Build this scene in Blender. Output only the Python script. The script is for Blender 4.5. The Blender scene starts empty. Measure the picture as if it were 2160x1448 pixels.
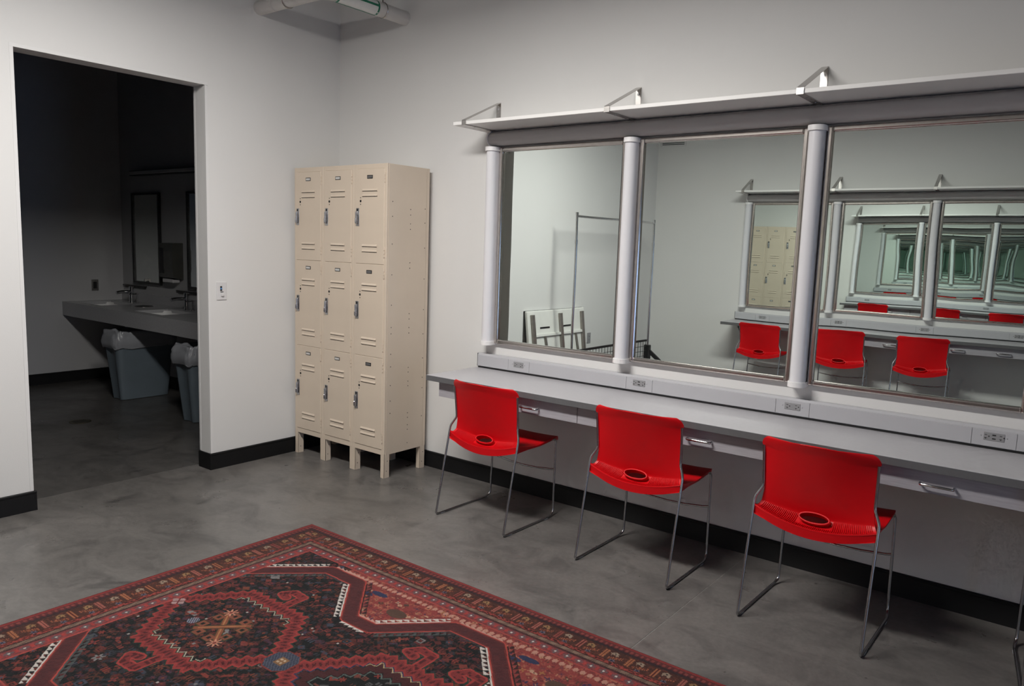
import bpy, bmesh, math, random
import numpy as np
from mathutils import Vector, Matrix, noise as mnoise
random.seed(7)
PI = math.pi
sc = bpy.context.scene
col = sc.collection

# ------------------------------------------------------------------ camera
FPX = 1614.81                                   # focal length in pixels at 2160 wide
yaw, pit, rol = math.radians(37.5841), math.radians(-7.2397), math.radians(1.9088)
fw = Vector((-math.sin(yaw)*math.cos(pit), math.cos(yaw)*math.cos(pit), math.sin(pit)))
rt = Vector((math.cos(yaw), math.sin(yaw), 0)); up = rt.cross(fw)
rt, up = rt*math.cos(rol)+up*math.sin(rol), -rt*math.sin(rol)+up*math.cos(rol)
cd = bpy.data.cameras.new('camera'); cam = bpy.data.objects.new('camera', cd); col.objects.link(cam)
cd.sensor_width = 36; cd.lens = FPX*36/2160; cd.clip_start = .05; cd.clip_end = 100
cam.matrix_world = Matrix(((rt.x, up.x, -fw.x, 4.4563), (rt.y, up.y, -fw.y, -3.6815), (rt.z, up.z, -fw.z, 1.504), (0, 0, 0, 1)))
sc.camera = cam

# ------------------------------------------------------------------ world, exposure, lights
w = bpy.data.worlds.new('world'); sc.world = w; w.use_nodes = True
w.node_tree.nodes['Background'].inputs[0].default_value = (.75, .85, 1, 1)
w.node_tree.nodes['Background'].inputs[1].default_value = .0
vs = sc.view_settings
vs.view_transform = 'Standard'; vs.look = 'None'; vs.gamma = 1; vs.use_curve_mapping = False
vs.exposure = 0.12
cy = sc.cycles
cy.max_bounces = 16; cy.glossy_bounces = 15; cy.diffuse_bounces = 4; cy.transmission_bounces = 6
cy.caustics_reflective = True; cy.caustics_refractive = False; cy.blur_glossy = 0.3
cy.sample_clamp_indirect = 6; cy.use_denoising = True
cy.use_adaptive_sampling = True; cy.adaptive_threshold = .07; cy.adaptive_min_samples = 12

def area(name, loc, rot, sx, sy, power, color):
    l = bpy.data.lights.new(name, 'AREA'); l.shape = 'RECTANGLE'; l.size = sx; l.size_y = sy
    l.energy = power; l.color = color
    o = bpy.data.objects.new(name, l); col.objects.link(o); o.location = loc; o.rotation_euler = rot
    return o
# pendant strip lamp over the middle of the room: light leaves the bottom and, weaker, the edges of its diffuser
LX, LY, LZ, LLEN = 2.1, -2.2, 3.0, 1.5
WARM = (1, .968, .925)
area('ceiling_lamp_light', (LX, LY, LZ-.066), (0, 0, 0), LLEN, .3, 104, WARM)
area('ceiling_lamp_edge_light', (LX, LY+.162, LZ-.03), (math.radians(90), 0, 0), LLEN, .04, 4.2, WARM)
area('ceiling_lamp_edge_light', (LX, LY-.162, LZ-.03), (math.radians(-90), 0, 0), LLEN, .04, 4.2, WARM)
area('ceiling_lamp_edge_light', (LX-LLEN/2-.012, LY, LZ-.03), (0, math.radians(90), 0), .04, .3, 2.6, WARM)
area('ceiling_lamp_edge_light', (LX+LLEN/2+.012, LY, LZ-.03), (0, math.radians(-90), 0), .04, .3, 1.2, WARM)
# cool light added for the bluish tint at right; its doorway is made up
area('cool_fill_light', (6.95, -2.2, .9), (0, math.radians(90), 0), 1.5, .9, 14, (.42, .60, 1))

# ------------------------------------------------------------------ materials
MATS = {}
def mat(name, color, rough=.5, metal=0., spec=.5, noise=None, bump=None, emis=None, coat=0):
    m = bpy.data.materials.new(name); m.use_nodes = True
    nt = m.node_tree; b = nt.nodes['Principled BSDF']
    b.inputs['Base Color'].default_value = (*color, 1)
    b.inputs['Roughness'].default_value = rough; b.inputs['Metallic'].default_value = metal
    b.inputs['Specular IOR Level'].default_value = spec
    if coat: b.inputs['Coat Weight'].default_value = coat; b.inputs['Coat Roughness'].default_value = .15
    tc = nt.nodes.new('ShaderNodeTexCoord')
    if noise:
        sc_, amt, det, stretch = noise
        mp = nt.nodes.new('ShaderNodeMapping'); mp.inputs['Scale'].default_value = stretch
        nt.links.new(tc.outputs['Object'], mp.inputs['Vector'])
        n = nt.nodes.new('ShaderNodeTexNoise'); n.inputs['Scale'].default_value = sc_; n.inputs['Detail'].default_value = det
        nt.links.new(mp.outputs[0], n.inputs['Vector'])
        r = nt.nodes.new('ShaderNodeValToRGB')
        r.color_ramp.elements[0].position = .3; r.color_ramp.elements[1].position = .7
        r.color_ramp.elements[0].color = (*[c*(1-amt) for c in color], 1)
        r.color_ramp.elements[1].color = (*[min(1, c*(1+amt)) for c in color], 1)
        nt.links.new(n.outputs['Fac'], r.inputs[0]); nt.links.new(r.outputs[0], b.inputs['Base Color'])
    if bump:
        n2 = nt.nodes.new('ShaderNodeTexNoise'); n2.inputs['Scale'].default_value = bump[0]; n2.inputs['Detail'].default_value = 3
        nt.links.new(tc.outputs['Object'], n2.inputs['Vector'])
        bp = nt.nodes.new('ShaderNodeBump'); bp.inputs['Strength'].default_value = bump[1]; bp.inputs['Distance'].default_value = .002
        nt.links.new(n2.outputs['Fac'], bp.inputs['Height']); nt.links.new(bp.outputs[0], b.inputs['Normal'])
    if emis:
        b.inputs['Emission Color'].default_value = (*emis[:3], 1); b.inputs['Emission Strength'].default_value = emis[3]
    MATS[name] = m
    return m
mat('wall', (.69, .685, .676), .6, spec=.25, noise=(1.3, .012, 2, (1, 1, 1)), bump=(180, .12))
mat('ceiling', (.16, .155, .15), .9, spec=.1, noise=(3, .1, 3, (1, 1, 1)))
mat('washroom_wall', (.47, .47, .475), .6, spec=.25, noise=(1.3, .012, 2, (1, 1, 1)), bump=(180, .12))  # copy of wall, darkened: the washroom's dimness is put into the colour
mat('blue_wall', (.035, .10, .16), .6, spec=.3, noise=(2, .05, 2, (1, 1, 1)))
mat('baseboard', (.0065, .0065, .007), .55, spec=.3, noise=(12, .12, 2, (1, 1, 1)))
mat('trim', (.71, .705, .70), .4, noise=(3, .01, 2, (1, 1, 1)))
mat('locker', (.62, .525, .425), .42, spec=.4, noise=(6, .02, 2, (1, 1, 1)), bump=(260, .08))
mat('dark_hole', (.02, .018, .016), .8, noise=(20, .1, 1, (1, 1, 1)))
mat('latch', (.52, .52, .53), .34, 1., noise=(40, .25, 2, (1, 1, 1)))
mat('plate_dark', (.05, .05, .05), .35, .6, noise=(30, .2, 2, (1, 1, 1)))
mat('plate_card', (.55, .55, .54), .5, noise=(30, .06, 2, (1, 1, 1)))
mat('laminate', (.43, .42, .445), .38, spec=.45, noise=(55, .035, 4, (1, 3, 1)))
mat('laminate_edge', (.115, .115, .12), .45, spec=.4, noise=(60, .04, 3, (1, 1, 1)))
mat('drawer', (.36, .345, .375), .5, spec=.35, noise=(70, .09, 3, (.15, 1, 2.2)))
mat('rail_white', (.45, .45, .475), .35, spec=.5, noise=(5, .012, 2, (1, 1, 1)))
mat('outlet_grey', (.27, .27, .28), .45, noise=(30, .03, 2, (1, 1, 1)))
mat('acrylic', (.72, .715, .745), .28, spec=.5, noise=(4, .01, 2, (1, 1, 1)))
mat('cap_white', (.80, .79, .79), .4, noise=(6, .01, 2, (1, 1, 1)))
mat('light_bar', (.50, .485, .48), .35, spec=.5, noise=(4, .015, 2, (1, 1, 1)))
mat('shelf_white', (.80, .79, .775), .4, noise=(4, .012, 2, (1, 1, 1)))
mat('steel', (.52, .50, .48), .26, 1., noise=(60, .06, 2, (1, 1, 8)))
mat('frame_steel', (.60, .555, .52), .2, 1., noise=(40, .05, 2, (1, 1, 1)))
mat('chrome', (.62, .62, .63), .14, 1., noise=(25, .04, 2, (1, 1, 1)))
mat('wire_chrome', (.42, .42, .43), .24, 1., noise=(30, .06, 2, (1, 1, 1)))
mat('chair_red', (.56, .002, .006), .42, spec=.32, noise=(9, .03, 2, (1, 1, 1)), bump=(420, .05))
mat('pipe', (.62, .60, .58), .5, noise=(8, .03, 3, (1, 1, 1)))
mat('pipe_green', (.01, .17, .09), .45, noise=(30, .05, 2, (1, 1, 1)))
mat('pipe_label', (.72, .72, .70), .5, noise=(30, .02, 2, (1, 1, 1)))
mat('plastic_white', (.64, .63, .63), .35, noise=(9, .01, 2, (1, 1, 1)))
mat('screen_blue', (.02, .05, .10), .3, emis=(.08, .22, .45, .5), noise=(60, .1, 1, (1, 1, 1)))
mat('black_plastic', (.012, .012, .013), .5, noise=(30, .2, 2, (1, 1, 1)))
mat('quartz', (.42, .42, .43), .22, noise=(220, .10, 3, (1, 1, 1)))
mat('porcelain', (.80, .80, .79), .12, noise=(5, .01, 2, (1, 1, 1)))
mat('bin_blue', (.14, .175, .205), .45, noise=(8, .04, 2, (1, 1, 1)))
mat('bag', (.30, .31, .335), .3, noise=(10, .06, 3, (1, 1, 1)))
mat('dispenser', (.07, .07, .062), .25, noise=(8, .1, 2, (1, 1, 1)))
mat('drain', (.20, .17, .10), .35, 1., noise=(60, .15, 2, (1, 1, 1)))
mat('table_white', (.72, .72, .69), .5, noise=(14, .02, 2, (1, 1, 1)), bump=(300, .1))
mat('table_leg', (.30, .275, .255), .38, .75, noise=(30, .06, 2, (1, 1, 1)))
mat('joint', (.19, .185, .175), .8, noise=(40, .25, 4, (1, 1, 1)))
mat('lamp_housing', (.75, .75, .74), .4, noise=(6, .02, 2, (1, 1, 1)))
mat('lamp_diffuser', (.85, .85, .84), .5, noise=(6, .01, 2, (1, 1, 1)))
mat('door_paint', (.25, .27, .28), .45, noise=(6, .02, 2, (1, 1, 1)))

def mirror_mat(name, tint, wav):
    m = bpy.data.materials.new(name); m.use_nodes = True; nt = m.node_tree; b = nt.nodes['Principled BSDF']
    b.inputs['Metallic'].default_value = 1; b.inputs['Roughness'].default_value = 0.0
    tc = nt.nodes.new('ShaderNodeTexCoord')
    n0 = nt.nodes.new('ShaderNodeTexNoise'); n0.inputs['Scale'].default_value = 2
    nt.links.new(tc.outputs['Object'], n0.inputs['Vector'])
    r = nt.nodes.new('ShaderNodeValToRGB')
    r.color_ramp.elements[0].color = (*tint, 1); r.color_ramp.elements[1].color = (*[c*1.004 for c in tint], 1)
    nt.links.new(n0.outputs['Fac'], r.inputs[0]); nt.links.new(r.outputs[0], b.inputs['Base Color'])
    if wav:                                     # slow rolling of the plate glass
        n = nt.nodes.new('ShaderNodeTexNoise'); n.inputs['Scale'].default_value = 2.2; n.inputs['Detail'].default_value = 0
        nt.links.new(tc.outputs['Object'], n.inputs['Vector'])
        bp = nt.nodes.new('ShaderNodeBump'); bp.inputs['Strength'].default_value = wav; bp.inputs['Distance'].default_value = .02
        nt.links.new(n.outputs['Fac'], bp.inputs['Height']); nt.links.new(bp.outputs[0], b.inputs['Normal'])
    MATS[name] = m
mirror_mat('mirror', (.832, .902, .870), .03)
mirror_mat('bath_mirror', (.80, .84, .82), 0)

def floor_mat(nm, f):
    m = bpy.data.materials.new(nm); m.use_nodes = True; nt = m.node_tree; b = nt.nodes['Principled BSDF']
    N, L = nt.nodes.new, nt.links.new
    g = N('ShaderNodeNewGeometry')
    def noise(scale, det, rough=.55, stretch=(1, 1, 1), dist=0):
        mp = N('ShaderNodeMapping'); mp.inputs['Scale'].default_value = stretch; L(g.outputs['Position'], mp.inputs['Vector'])
        n = N('ShaderNodeTexNoise'); n.inputs['Scale'].default_value = scale; n.inputs['Detail'].default_value = det
        n.inputs['Roughness'].default_value = rough; n.inputs['Distortion'].default_value = dist
        L(mp.outputs[0], n.inputs['Vector']); return n.outputs['Fac']
    def ramp(fac, stops):
        r = N('ShaderNodeValToRGB'); e = r.color_ramp.elements
        while len(e) < len(stops): e.new(.5)
        for i, (p, c) in enumerate(stops): e[i].position = p; e[i].color = (*c, 1) if len(c) == 3 else c
        L(fac, r.inputs[0]); return r.outputs[0]
    def mix(kind, fac, a, c):
        x = N('ShaderNodeMix'); x.data_type = 'RGBA'; x.blend_type = kind
        if isinstance(fac, float): x.inputs[0].default_value = fac
        else: L(fac, x.inputs[0])
        L(a, x.inputs[6]); L(c, x.inputs[7]); return x.outputs[2]
    base = ramp(noise(.9, 5, .6, dist=.6), [(p_, tuple(f*q_ for q_ in c_)) for p_, c_ in [(.28, (.125, .118, .112)), (.5, (.172, .162, .154)), (.72, (.218, .204, .194))]])
    mot = ramp(noise(3.5, 7, .68, (1, 1.6, 1), .8), [(.3, (.62, .62, .63)), (.55, (1, 1, 1)), (.8, (1.12, 1.1, 1.08))])
    c = mix('MULTIPLY', 1.0, base, mot)
    st = ramp(noise(2.3, 4, .6, (1.4, .8, 1), 1.2), [(.60, (1, 1, 1)), (.74, (.5, .5, .51))])
    c = mix('MULTIPLY', .92, c, st)
    fine = ramp(noise(45, 4, .7), [(.35, (.9, .9, .9)), (.65, (1.07, 1.07, 1.07))])
    c = mix('MULTIPLY', 1.0, c, fine)
    sp = ramp(noise(19, 2, .5), [(.735, (1, 1, 1)), (.77, (.35, .34, .34))])
    c = mix('MULTIPLY', .8, c, sp)
    L(c, b.inputs['Base Color'])
    rr = ramp(noise(2.8, 5, .6), [(.3, (.24, .24, .24)), (.7, (.44, .44, .44))]); L(rr, b.inputs['Roughness'])
    b.inputs['Specular IOR Level'].default_value = .45
    bp = N('ShaderNodeBump'); bp.inputs['Strength'].default_value = .06; bp.inputs['Distance'].default_value = .003
    L(noise(30, 5), bp.inputs['Height']); L(bp.outputs[0], b.inputs['Normal'])
    MATS[nm] = m
floor_mat('concrete', .80); floor_mat('washroom_concrete', .54)      # washroom slab darker: own tone step at the joint plus dimness put in

def rug_mat():
    m = bpy.data.materials.new('rug_wool'); m.use_nodes = True; nt = m.node_tree; b = nt.nodes['Principled BSDF']
    a = nt.nodes.new('ShaderNodeVertexColor'); a.layer_name = 'weave'
    nt.links.new(a.outputs[0], b.inputs['Base Color'])
    b.inputs['Roughness'].default_value = .95; b.inputs['Specular IOR Level'].default_value = .08
    b.inputs['Sheen Weight'].default_value = .12
    tc = nt.nodes.new('ShaderNodeTexCoord'); n = nt.nodes.new('ShaderNodeTexNoise'); n.inputs['Scale'].default_value = 420
    nt.links.new(tc.outputs['Object'], n.inputs['Vector'])
    bp = nt.nodes.new('ShaderNodeBump'); bp.inputs['Strength'].default_value = .35; bp.inputs['Distance'].default_value = .003
    nt.links.new(n.outputs['Fac'], bp.inputs['Height']); nt.links.new(bp.outputs[0], b.inputs['Normal'])
    MATS['rug_wool'] = m
rug_mat()

# ------------------------------------------------------------------ mesh helpers
class MB:
    """collects shapes into one bmesh"""
    def __init__(s): s.bm = bmesh.new()
    def _merge(s, tmp, M=None, smooth=False):
        if M is not None: bmesh.ops.transform(tmp, matrix=M, verts=tmp.verts)
        vm = {}
        for v in tmp.verts: vm[v] = s.bm.verts.new(v.co)
        for f in tmp.faces:
            try: nf = s.bm.faces.new([vm[v] for v in f.verts]); nf.smooth = smooth
            except ValueError: pass
        tmp.free(); return s
    def box(s, a, b, bevel=0., seg=1, M=None):
        t = bmesh.new(); bmesh.ops.create_cube(t, size=1)
        c = [(a[i]+b[i])/2 for i in range(3)]; d = [abs(b[i]-a[i]) for i in range(3)]
        bmesh.ops.transform(t, matrix=Matrix.Translation(c) @ Matrix.Diagonal((*d, 1)), verts=t.verts)
        if bevel: bmesh.ops.bevel(t, geom=t.edges[:], offset=min(bevel, min(d)*.49), segments=seg, affect='EDGES', profile=.5)
        return s._merge(t, M, smooth=False)
    def tube(s, pts, r, n=10, closed=False, caps=True, radii=None, M=None):
        t = bmesh.new(); P = [Vector(p) for p in pts]; k = len(P); rings = []; nx = None
        for i, p in enumerate(P):
            a = P[i-1] if (i or closed) else p; c = P[(i+1) % k] if (i < k-1 or closed) else p
            d = ((p-a).normalized() if (p-a).length > 1e-9 else Vector())+((c-p).normalized() if (c-p).length > 1e-9 else Vector())
            d = d.normalized() if d.length > 1e-9 else Vector((0, 0, 1))
            if nx is None: nx = d.orthogonal().normalized()
            nx = (nx-d*nx.dot(d)); nx = nx.normalized() if nx.length > 1e-6 else d.orthogonal().normalized()
            by = d.cross(nx); rr = radii[i] if radii else r
            rings.append([t.verts.new(p+nx*math.cos(2*PI*j/n)*rr+by*math.sin(2*PI*j/n)*rr) for j in range(n)])
        for i in range(k if closed else k-1):
            A, B = rings[i], rings[(i+1) % k]
            for j in range(n): t.faces.new((A[j], A[(j+1) % n], B[(j+1) % n], B[j]))
        if caps and not closed: t.faces.new(rings[0][::-1]); t.faces.new(rings[-1])
        return s._merge(t, M, smooth=True)
    def prism(s, prof, axis, a, b, M=None, smooth=False):
        """profile of 2-D points extruded along axis from a to b"""
        t = bmesh.new()
        def p3(q, h):
            return {'x': (h, q[0], q[1]), 'y': (q[0], h, q[1]), 'z': (q[0], q[1], h)}[axis]
        A = [t.verts.new(p3(q, a)) for q in prof]; B = [t.verts.new(p3(q, b)) for q in prof]; n = len(prof)
        for i in range(n): t.faces.new((A[i], A[(i+1) % n], B[(i+1) % n], B[i]))
        t.faces.new(A[::-1]); t.faces.new(B)
        bmesh.ops.recalc_face_normals(t, faces=t.faces[:])
        return s._merge(t, M, smooth=smooth)
    def cyl(s, c, axis, r, h, n=16, r2=None, M=None):
        d = {'x': Vector((1, 0, 0)), 'y': Vector((0, 1, 0)), 'z': Vector((0, 0, 1))}[axis]; c = Vector(c)
        return s.tube([c, c+d*h], r, n, radii=[r, r if r2 is None else r2], M=M)
    def grid(s, fn, nu, nv, smooth=True, closed_u=False):
        V = [[s.bm.verts.new(fn(i/(nu-1) if not closed_u else i/nu, j/(nv-1))) for j in range(nv)] for i in range(nu)]
        for i in range(nu if closed_u else nu-1):
            for j in range(nv-1):
                f = s.bm.faces.new((V[i][j], V[(i+1) % nu][j], V[(i+1) % nu][j+1], V[i][j+1])); f.smooth = smooth
        return V
    def build(s, name, m, parent=None, recalc=True, angle=40):
        me = bpy.data.meshes.new(name)
        if recalc: bmesh.ops.recalc_face_normals(s.bm, faces=s.bm.faces[:])
        for e in s.bm.edges:
            if len(e.link_faces) == 2: e.smooth = e.calc_face_angle(0) < math.radians(angle)
        s.bm.to_mesh(me); s.bm.free()
        me.materials.append(MATS[m])
        o = bpy.data.objects.new(name, me); col.objects.link(o); o.parent = parent
        return o
def tag(o, label, cat, group=None):
    o['label'] = label; o['category'] = cat
    if group: o['group'] = group
    return o
def thing(name, label, cat, loc=(0, 0, 0), rz=0, group=None):
    o = bpy.data.objects.new(name, None); col.objects.link(o); o.empty_display_size = .1
    o.location = loc; o.rotation_euler = (0, 0, rz); return tag(o, label, cat, group)
def struct(o): o['kind'] = 'structure'; return o
def copy_tree(o, parent=None):
    kids = [c for c in bpy.data.objects if c.parent == o]
    c = o.copy(); col.objects.link(c); c.parent = parent
    for k in kids: copy_tree(k, c)
    return c
def inst(src, name, parent, loc=None, rz=None):
    """a copy of one part (shares the mesh), with its own children"""
    c = copy_tree(src, parent); c.name = name
    if loc is not None: c.location = loc
    if rz is not None: c.rotation_euler = (0, 0, rz)
    return c
def arc(cx, cz, r, a0, a1, n):
    return [(cx+r*math.cos(a0+(a1-a0)*i/n), cz+r*math.sin(a0+(a1-a0)*i/n)) for i in range(n+1)]

# ================================================================== the room
H = 3.75                                        # ceiling height
XR = 6.4                                        # right wall
TH = math.radians(3.68); W0 = 4.932             # the opposite wall stands 3.7 degrees off parallel
def opp(s, off, z=0):                           # point s along the opposite wall, off in front of it
    return Vector((s*math.cos(TH)+off*math.sin(TH), -W0-s*math.sin(TH)+off*math.cos(TH), z))
OPP = Matrix.Translation((0, -W0, 0)) @ Matrix.Rotation(-TH, 4, 'Z')        # local x along the wall, local y into the room
D0, D1, DH, DT = -2.0795, -1.0401, 2.4147, .1303                            # doorway in the left wall
# floor: three concrete bays with joints between them
fl = struct(MB().box((-3.9, -5.6, -.2), (XR+.8, .4, -.0011)).build('floor', 'joint'))
J = .0013
for a, b in ((-3.9, -.168-J), (-.168+J, 3.172-J), (3.172+J, XR+.8)):
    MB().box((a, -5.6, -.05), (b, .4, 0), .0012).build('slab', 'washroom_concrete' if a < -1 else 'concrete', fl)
struct(MB().box((-3.9, -5.7, H), (XR+.9, .4, H+.12)).build('ceiling', 'ceiling'))
struct(MB().box((-DT+.001, 0, 0), (XR+.12, .14, H)).build('wall_back', 'wall'))
m = MB(); m.box((-DT, D1, 0), (0, 0, H)).box((-DT, D0, DH), (0, D1, H)).box((-DT, -W0-.02, 0), (0, D0, H))
struct(m.build('wall_left', 'wall'))
m = MB(); m.prism([(opp(-.13, 0).x, opp(-.13, 0).y), (opp(XR+.1, 0).x, opp(XR+.1, 0).y), (opp(XR+.1, -.14).x, opp(XR+.1, -.14).y), (opp(-.13, -.14).x, opp(-.13, -.14).y)], 'z', 0, H)
struct(m.build('wall_front', 'wall'))
m = MB(); m.box((XR, -1.7, 0), (XR+.13, 0, H)).box((XR, -2.7, 2.15), (XR+.13, -1.7, H)).box((XR, -5.5, 0), (XR+.13, -2.7, H))
struct(m.build('wall_right', 'wall'))
# baseboards: strip with a rounded top lip
BB = .107
def base_prof(): return [(0, 0), (.011, 0), (.0095, BB-.014), (.012, BB-.011), (.012, BB-.003), (.009, BB), (0, BB)]
m = MB(); m.prism([(-p[0], p[1]) for p in base_prof()], 'x', .02, XR-.001); struct(m.build('baseboard_back', 'baseboard'))
m = MB(); m.prism(base_prof(), 'y', D1-.012, -.014); m.prism(base_prof(), 'y', -W0+.02, D0+.012)
m.box((-DT, D1-.0115, 0), (.0105, D1, BB-.001), .002); m.box((-DT, D0, 0), (.0105, D0+.0115, BB-.001), .002)
struct(m.build('baseboard_left', 'baseboard'))
m = MB(); m.prism(base_prof(), 'x', .014, XR-.4, M=OPP); struct(m.build('baseboard_front', 'baseboard'))
# corner beads of the doorway
bead = .0016
for i, (y0, y1) in enumerate(((D1-.001, D1+.017), (D0-.017, D0+.001))):
    s = 1 if i == 0 else -1
    m = MB(); m.box((.0002, y0, BB), (bead, y1, DH-.0015), .0004)
    yy = D1 if i == 0 else D0
    m.box((-.018, min(yy, yy-s*bead), BB), (.001, max(yy, yy-s*bead), DH), .0005)
    m.box((-DT, min(yy, yy-s*bead), BB), (-DT+.018, max(yy, yy-s*bead), DH), .0005)
    struct(m.build('trim_%d' % (i+1), 'trim'))
m = MB(); m.box((.0002, D0-.017, DH-.001), (bead, D1+.017, DH+.017), .0004); struct(m.build('trim_3', 'trim'))
# unseen door frame of the right wall, added with the cool light
m = MB()
for y in (-2.7, -1.74): m.box((XR-.02, y, 0), (XR+.15, y+.04, 2.15), .004)
m.box((XR-.02, -2.7, 2.11), (XR+.15, -1.7, 2.15), .004); struct(m.build('trim_4', 'door_paint'))
# washroom shell
BX, BY = -3.7, .19
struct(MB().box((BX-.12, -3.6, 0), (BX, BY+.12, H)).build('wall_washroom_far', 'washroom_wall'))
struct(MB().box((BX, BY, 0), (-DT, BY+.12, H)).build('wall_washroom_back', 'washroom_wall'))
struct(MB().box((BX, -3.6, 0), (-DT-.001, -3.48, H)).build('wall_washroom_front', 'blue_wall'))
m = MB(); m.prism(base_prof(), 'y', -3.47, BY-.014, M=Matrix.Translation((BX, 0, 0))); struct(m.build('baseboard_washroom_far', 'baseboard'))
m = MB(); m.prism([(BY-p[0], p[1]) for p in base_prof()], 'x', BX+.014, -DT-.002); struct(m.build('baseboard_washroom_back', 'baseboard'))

# ================================================================== lockers
def make_lockers():
    LW, LD, LH, LB = .3047, .368, 1.9777, .15
    x0, yb = .026, -.04; yf = yb-LD
    t = thing('locker_bank', 'tan metal three-wide locker bank standing in the room corner', 'locker', (x0, yf, 0))
    # local: x 0..3*LW, y 0 (front) .. LD (back)
    for i in range(3):
        a = i*LW; b = a+LW; e = .0008
        m = MB()                                # sheet-metal carcass: sides, back, top, bottom, front frame
        m.box((a+e+.0006, .002, LB+.0006), (a+.012, LD-.0006, LH-.0006)); m.box((b-.012, .002, LB+.0006), (b-e-.0006, LD-.0006, LH-.0006))
        m.box((a+e+.0009, LD-.01, LB+.001), (b-e-.0009, LD, LH-.001)); m.box((a+e+.0003, .0012, LH-.012), (b-e-.0003, LD-.0003, LH-.0005)); m.box((a+e+.0012, .0018, LB+.0003), (b-e-.0012, LD-.0009, LB+.03))
        m.box((a+e, 0, LB), (a+.026, .014, LH), .002); m.box((b-.026, 0, LB), (b-e, .014, LH), .002)
        m.box((a+.022, .0004, LH-.03), (b-.022, .0135, LH-.0006), .0015); m.box((a+.022, .0004, LB+.0002), (b-.022, .0135, LB+.036), .0015)
        m.box((a+.012, .02, LB), (b-.012, .03, LH-.01))                     # dark inside is closed off behind the doors
        m.build('body', 'locker', t)
    # end panel with seams and screw holes
    m = MB(); m.box((3*LW-.0015, .0135, LB+.002), (3*LW+.0008, LD-.026, LH-.002), .0004); m.build('side_panel', 'locker', t)
    m = MB(); m.box((3*LW-.0008, LD-.024, LB+.004), (3*LW+.0016, LD-.001, LH-.002), .0006); m.build('side_flange', 'locker', t)
    hole = None
    hs = [(.045, z) for z in (1.75, 1.66, 1.49, 1.30, 1.11, .97, .93, .80, .72, .60, .50, .42)]
    hs += [(.20, z) for z in (1.71, 1.675, 1.62, 1.585, 1.375, 1.34, 1.05, 1.015, .96, .925, .70, .67, .61, .58, .40, .37, .32, .29, .20)]
    hs += [(.33, z) for z in (1.72, 1.63, 1.47, 1.27, 1.07, .91, .75, .62, .55, .36)]
    for (y, z) in hs:
        if hole is None:
            m = MB(); m.cyl((0, 0, 0), 'x', .0032, .0006, 8); hole = m.build('screw_hole', 'dark_hole', t); hole.location = (3*LW+.0013, y, z)
        else: inst(hole, 'screw_hole', t, (3*LW+.0013, y, z))
    # legs: channel section posts
    def leg(x, y, wd, name='leg'):
        m = MB(); m.box((-wd/2, 0, 0), (wd/2, .003, LB+.01), .0008); m.box((-wd/2, 0, 0), (-wd/2+.003, .045, LB+.01), .0008); m.box((wd/2-.003, 0, 0), (wd/2, .045, LB+.01), .0008)
        o = m.build(name, 'locker', t); o.location = (x, y, 0)
        h = MB(); h.cyl((0, 0, 0), 'x', .003, .0006, 8); h = h.build('screw_hole', 'dark_hole', o); h.location = (wd/2, .02, .045)
        h2 = inst(h, 'screw_hole', o, (wd/2, .028, .11))
        return o
    for x, wd in ((.0175, .035), (LW, .056), (2*LW, .056), (3*LW-.0175, .035)):
        leg(x, .0006, wd); leg(x, LD-.047, wd)
    # door prototype
    DW, DHH = LW-.046, (LH-LB-.068)/3
    def door():
        d = MB().box((0, -.0035, 0), (DW, .004, DHH), .0022).build('door', 'locker', t)
        def louver(x, z):
            m = MB(); hw = .068; pr = [(-.0030, .0005), (-.0085, .0005), (-.0092, .0030), (-.0030, .0150)]
            m.prism(pr, 'x', x-hw, x+hw); m.build('louver', 'locker', d).location.z = z
            q = MB(); q.box((x-hw, -.0060, -.0022), (x+hw, -.0030, .0007)); q.build('louver_slot', 'dark_hole', d).location.z = z
        for z in (DHH-.135, DHH-.168, .108, .075): louver(DW*.5, z)
        m = MB()                                # latch: tall plate with lift handle
        m.box((.004, -.0072, DHH*.40), (.034, -.0035, DHH*.40+.112), .003); 
        m.build('latch_plate', 'latch', d)
        m = MB(); m.box((.010, -.022, DHH*.40+.012), (.026, -.0072, DHH*.40+.092), .006, 2); m.box((.013, -.028, DHH*.40+.018), (.023, -.018, DHH*.40+.05), .004)
        m.build('lift_handle', 'latch', d)
        m = MB(); m.box((.012, -.0085, DHH*.40+.094), (.026, -.0065, DHH*.40+.108), .001); m.build('latch_hasp', 'plate_dark', d)
        m = MB()
        m.cyl((.044, -.0042, DHH*.665), 'y', .008, .0012, 14); m.build('lock_hole', 'dark_hole', d)
        for z in (.70, .632):
            m = MB(); m.cyl((.044, -.0042, DHH*z), 'y', .0035, .0012, 10); m.build('lock_hole', 'dark_hole', d)
        for z in (DHH-.085, .045):              # hinge knuckles on the right edge
            m = MB()
            for k in range(3): m.cyl((DW+.003, -.002, z+k*.021), 'z', .0042, .018, 8)
            m.build('hinge', 'locker', d)
        return d
    d0 = door()
    dark = {(2, 2), (2, 1), (2, 0)}
    pl = {}
    for i in range(3):
        for k in range(3):
            d = d0 if (i == 0 and k == 0) else copy_tree(d0, t)
            d.location = (i*LW+.023, 0, LB+.036+k*(DHH+.001))
    ds = [c for c in bpy.data.objects if c.parent == t and c.name.startswith('door')]
    for d in ds:
        i = round((d.location.x-.023)/LW)
        isd = i == 2
        m = MB(); m.box((DW*.5-.026, -.0055, DHH-.060), (DW*.5+.026, -.003, DHH-.038), .0012); m.build('name_plate', 'plate_dark', d)
        m = MB(); m.box((DW*.5-.021, -.0062, DHH-.0555), (DW*.5+.021, -.0054, DHH-.0425)); m.build('name_card', 'latch' if isd else 'plate_card', d)
    for d in ds: d.name = 'door'
    return t
make_lockers()

# ================================================================== dressing counters (both long walls)
PS = .946
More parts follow.
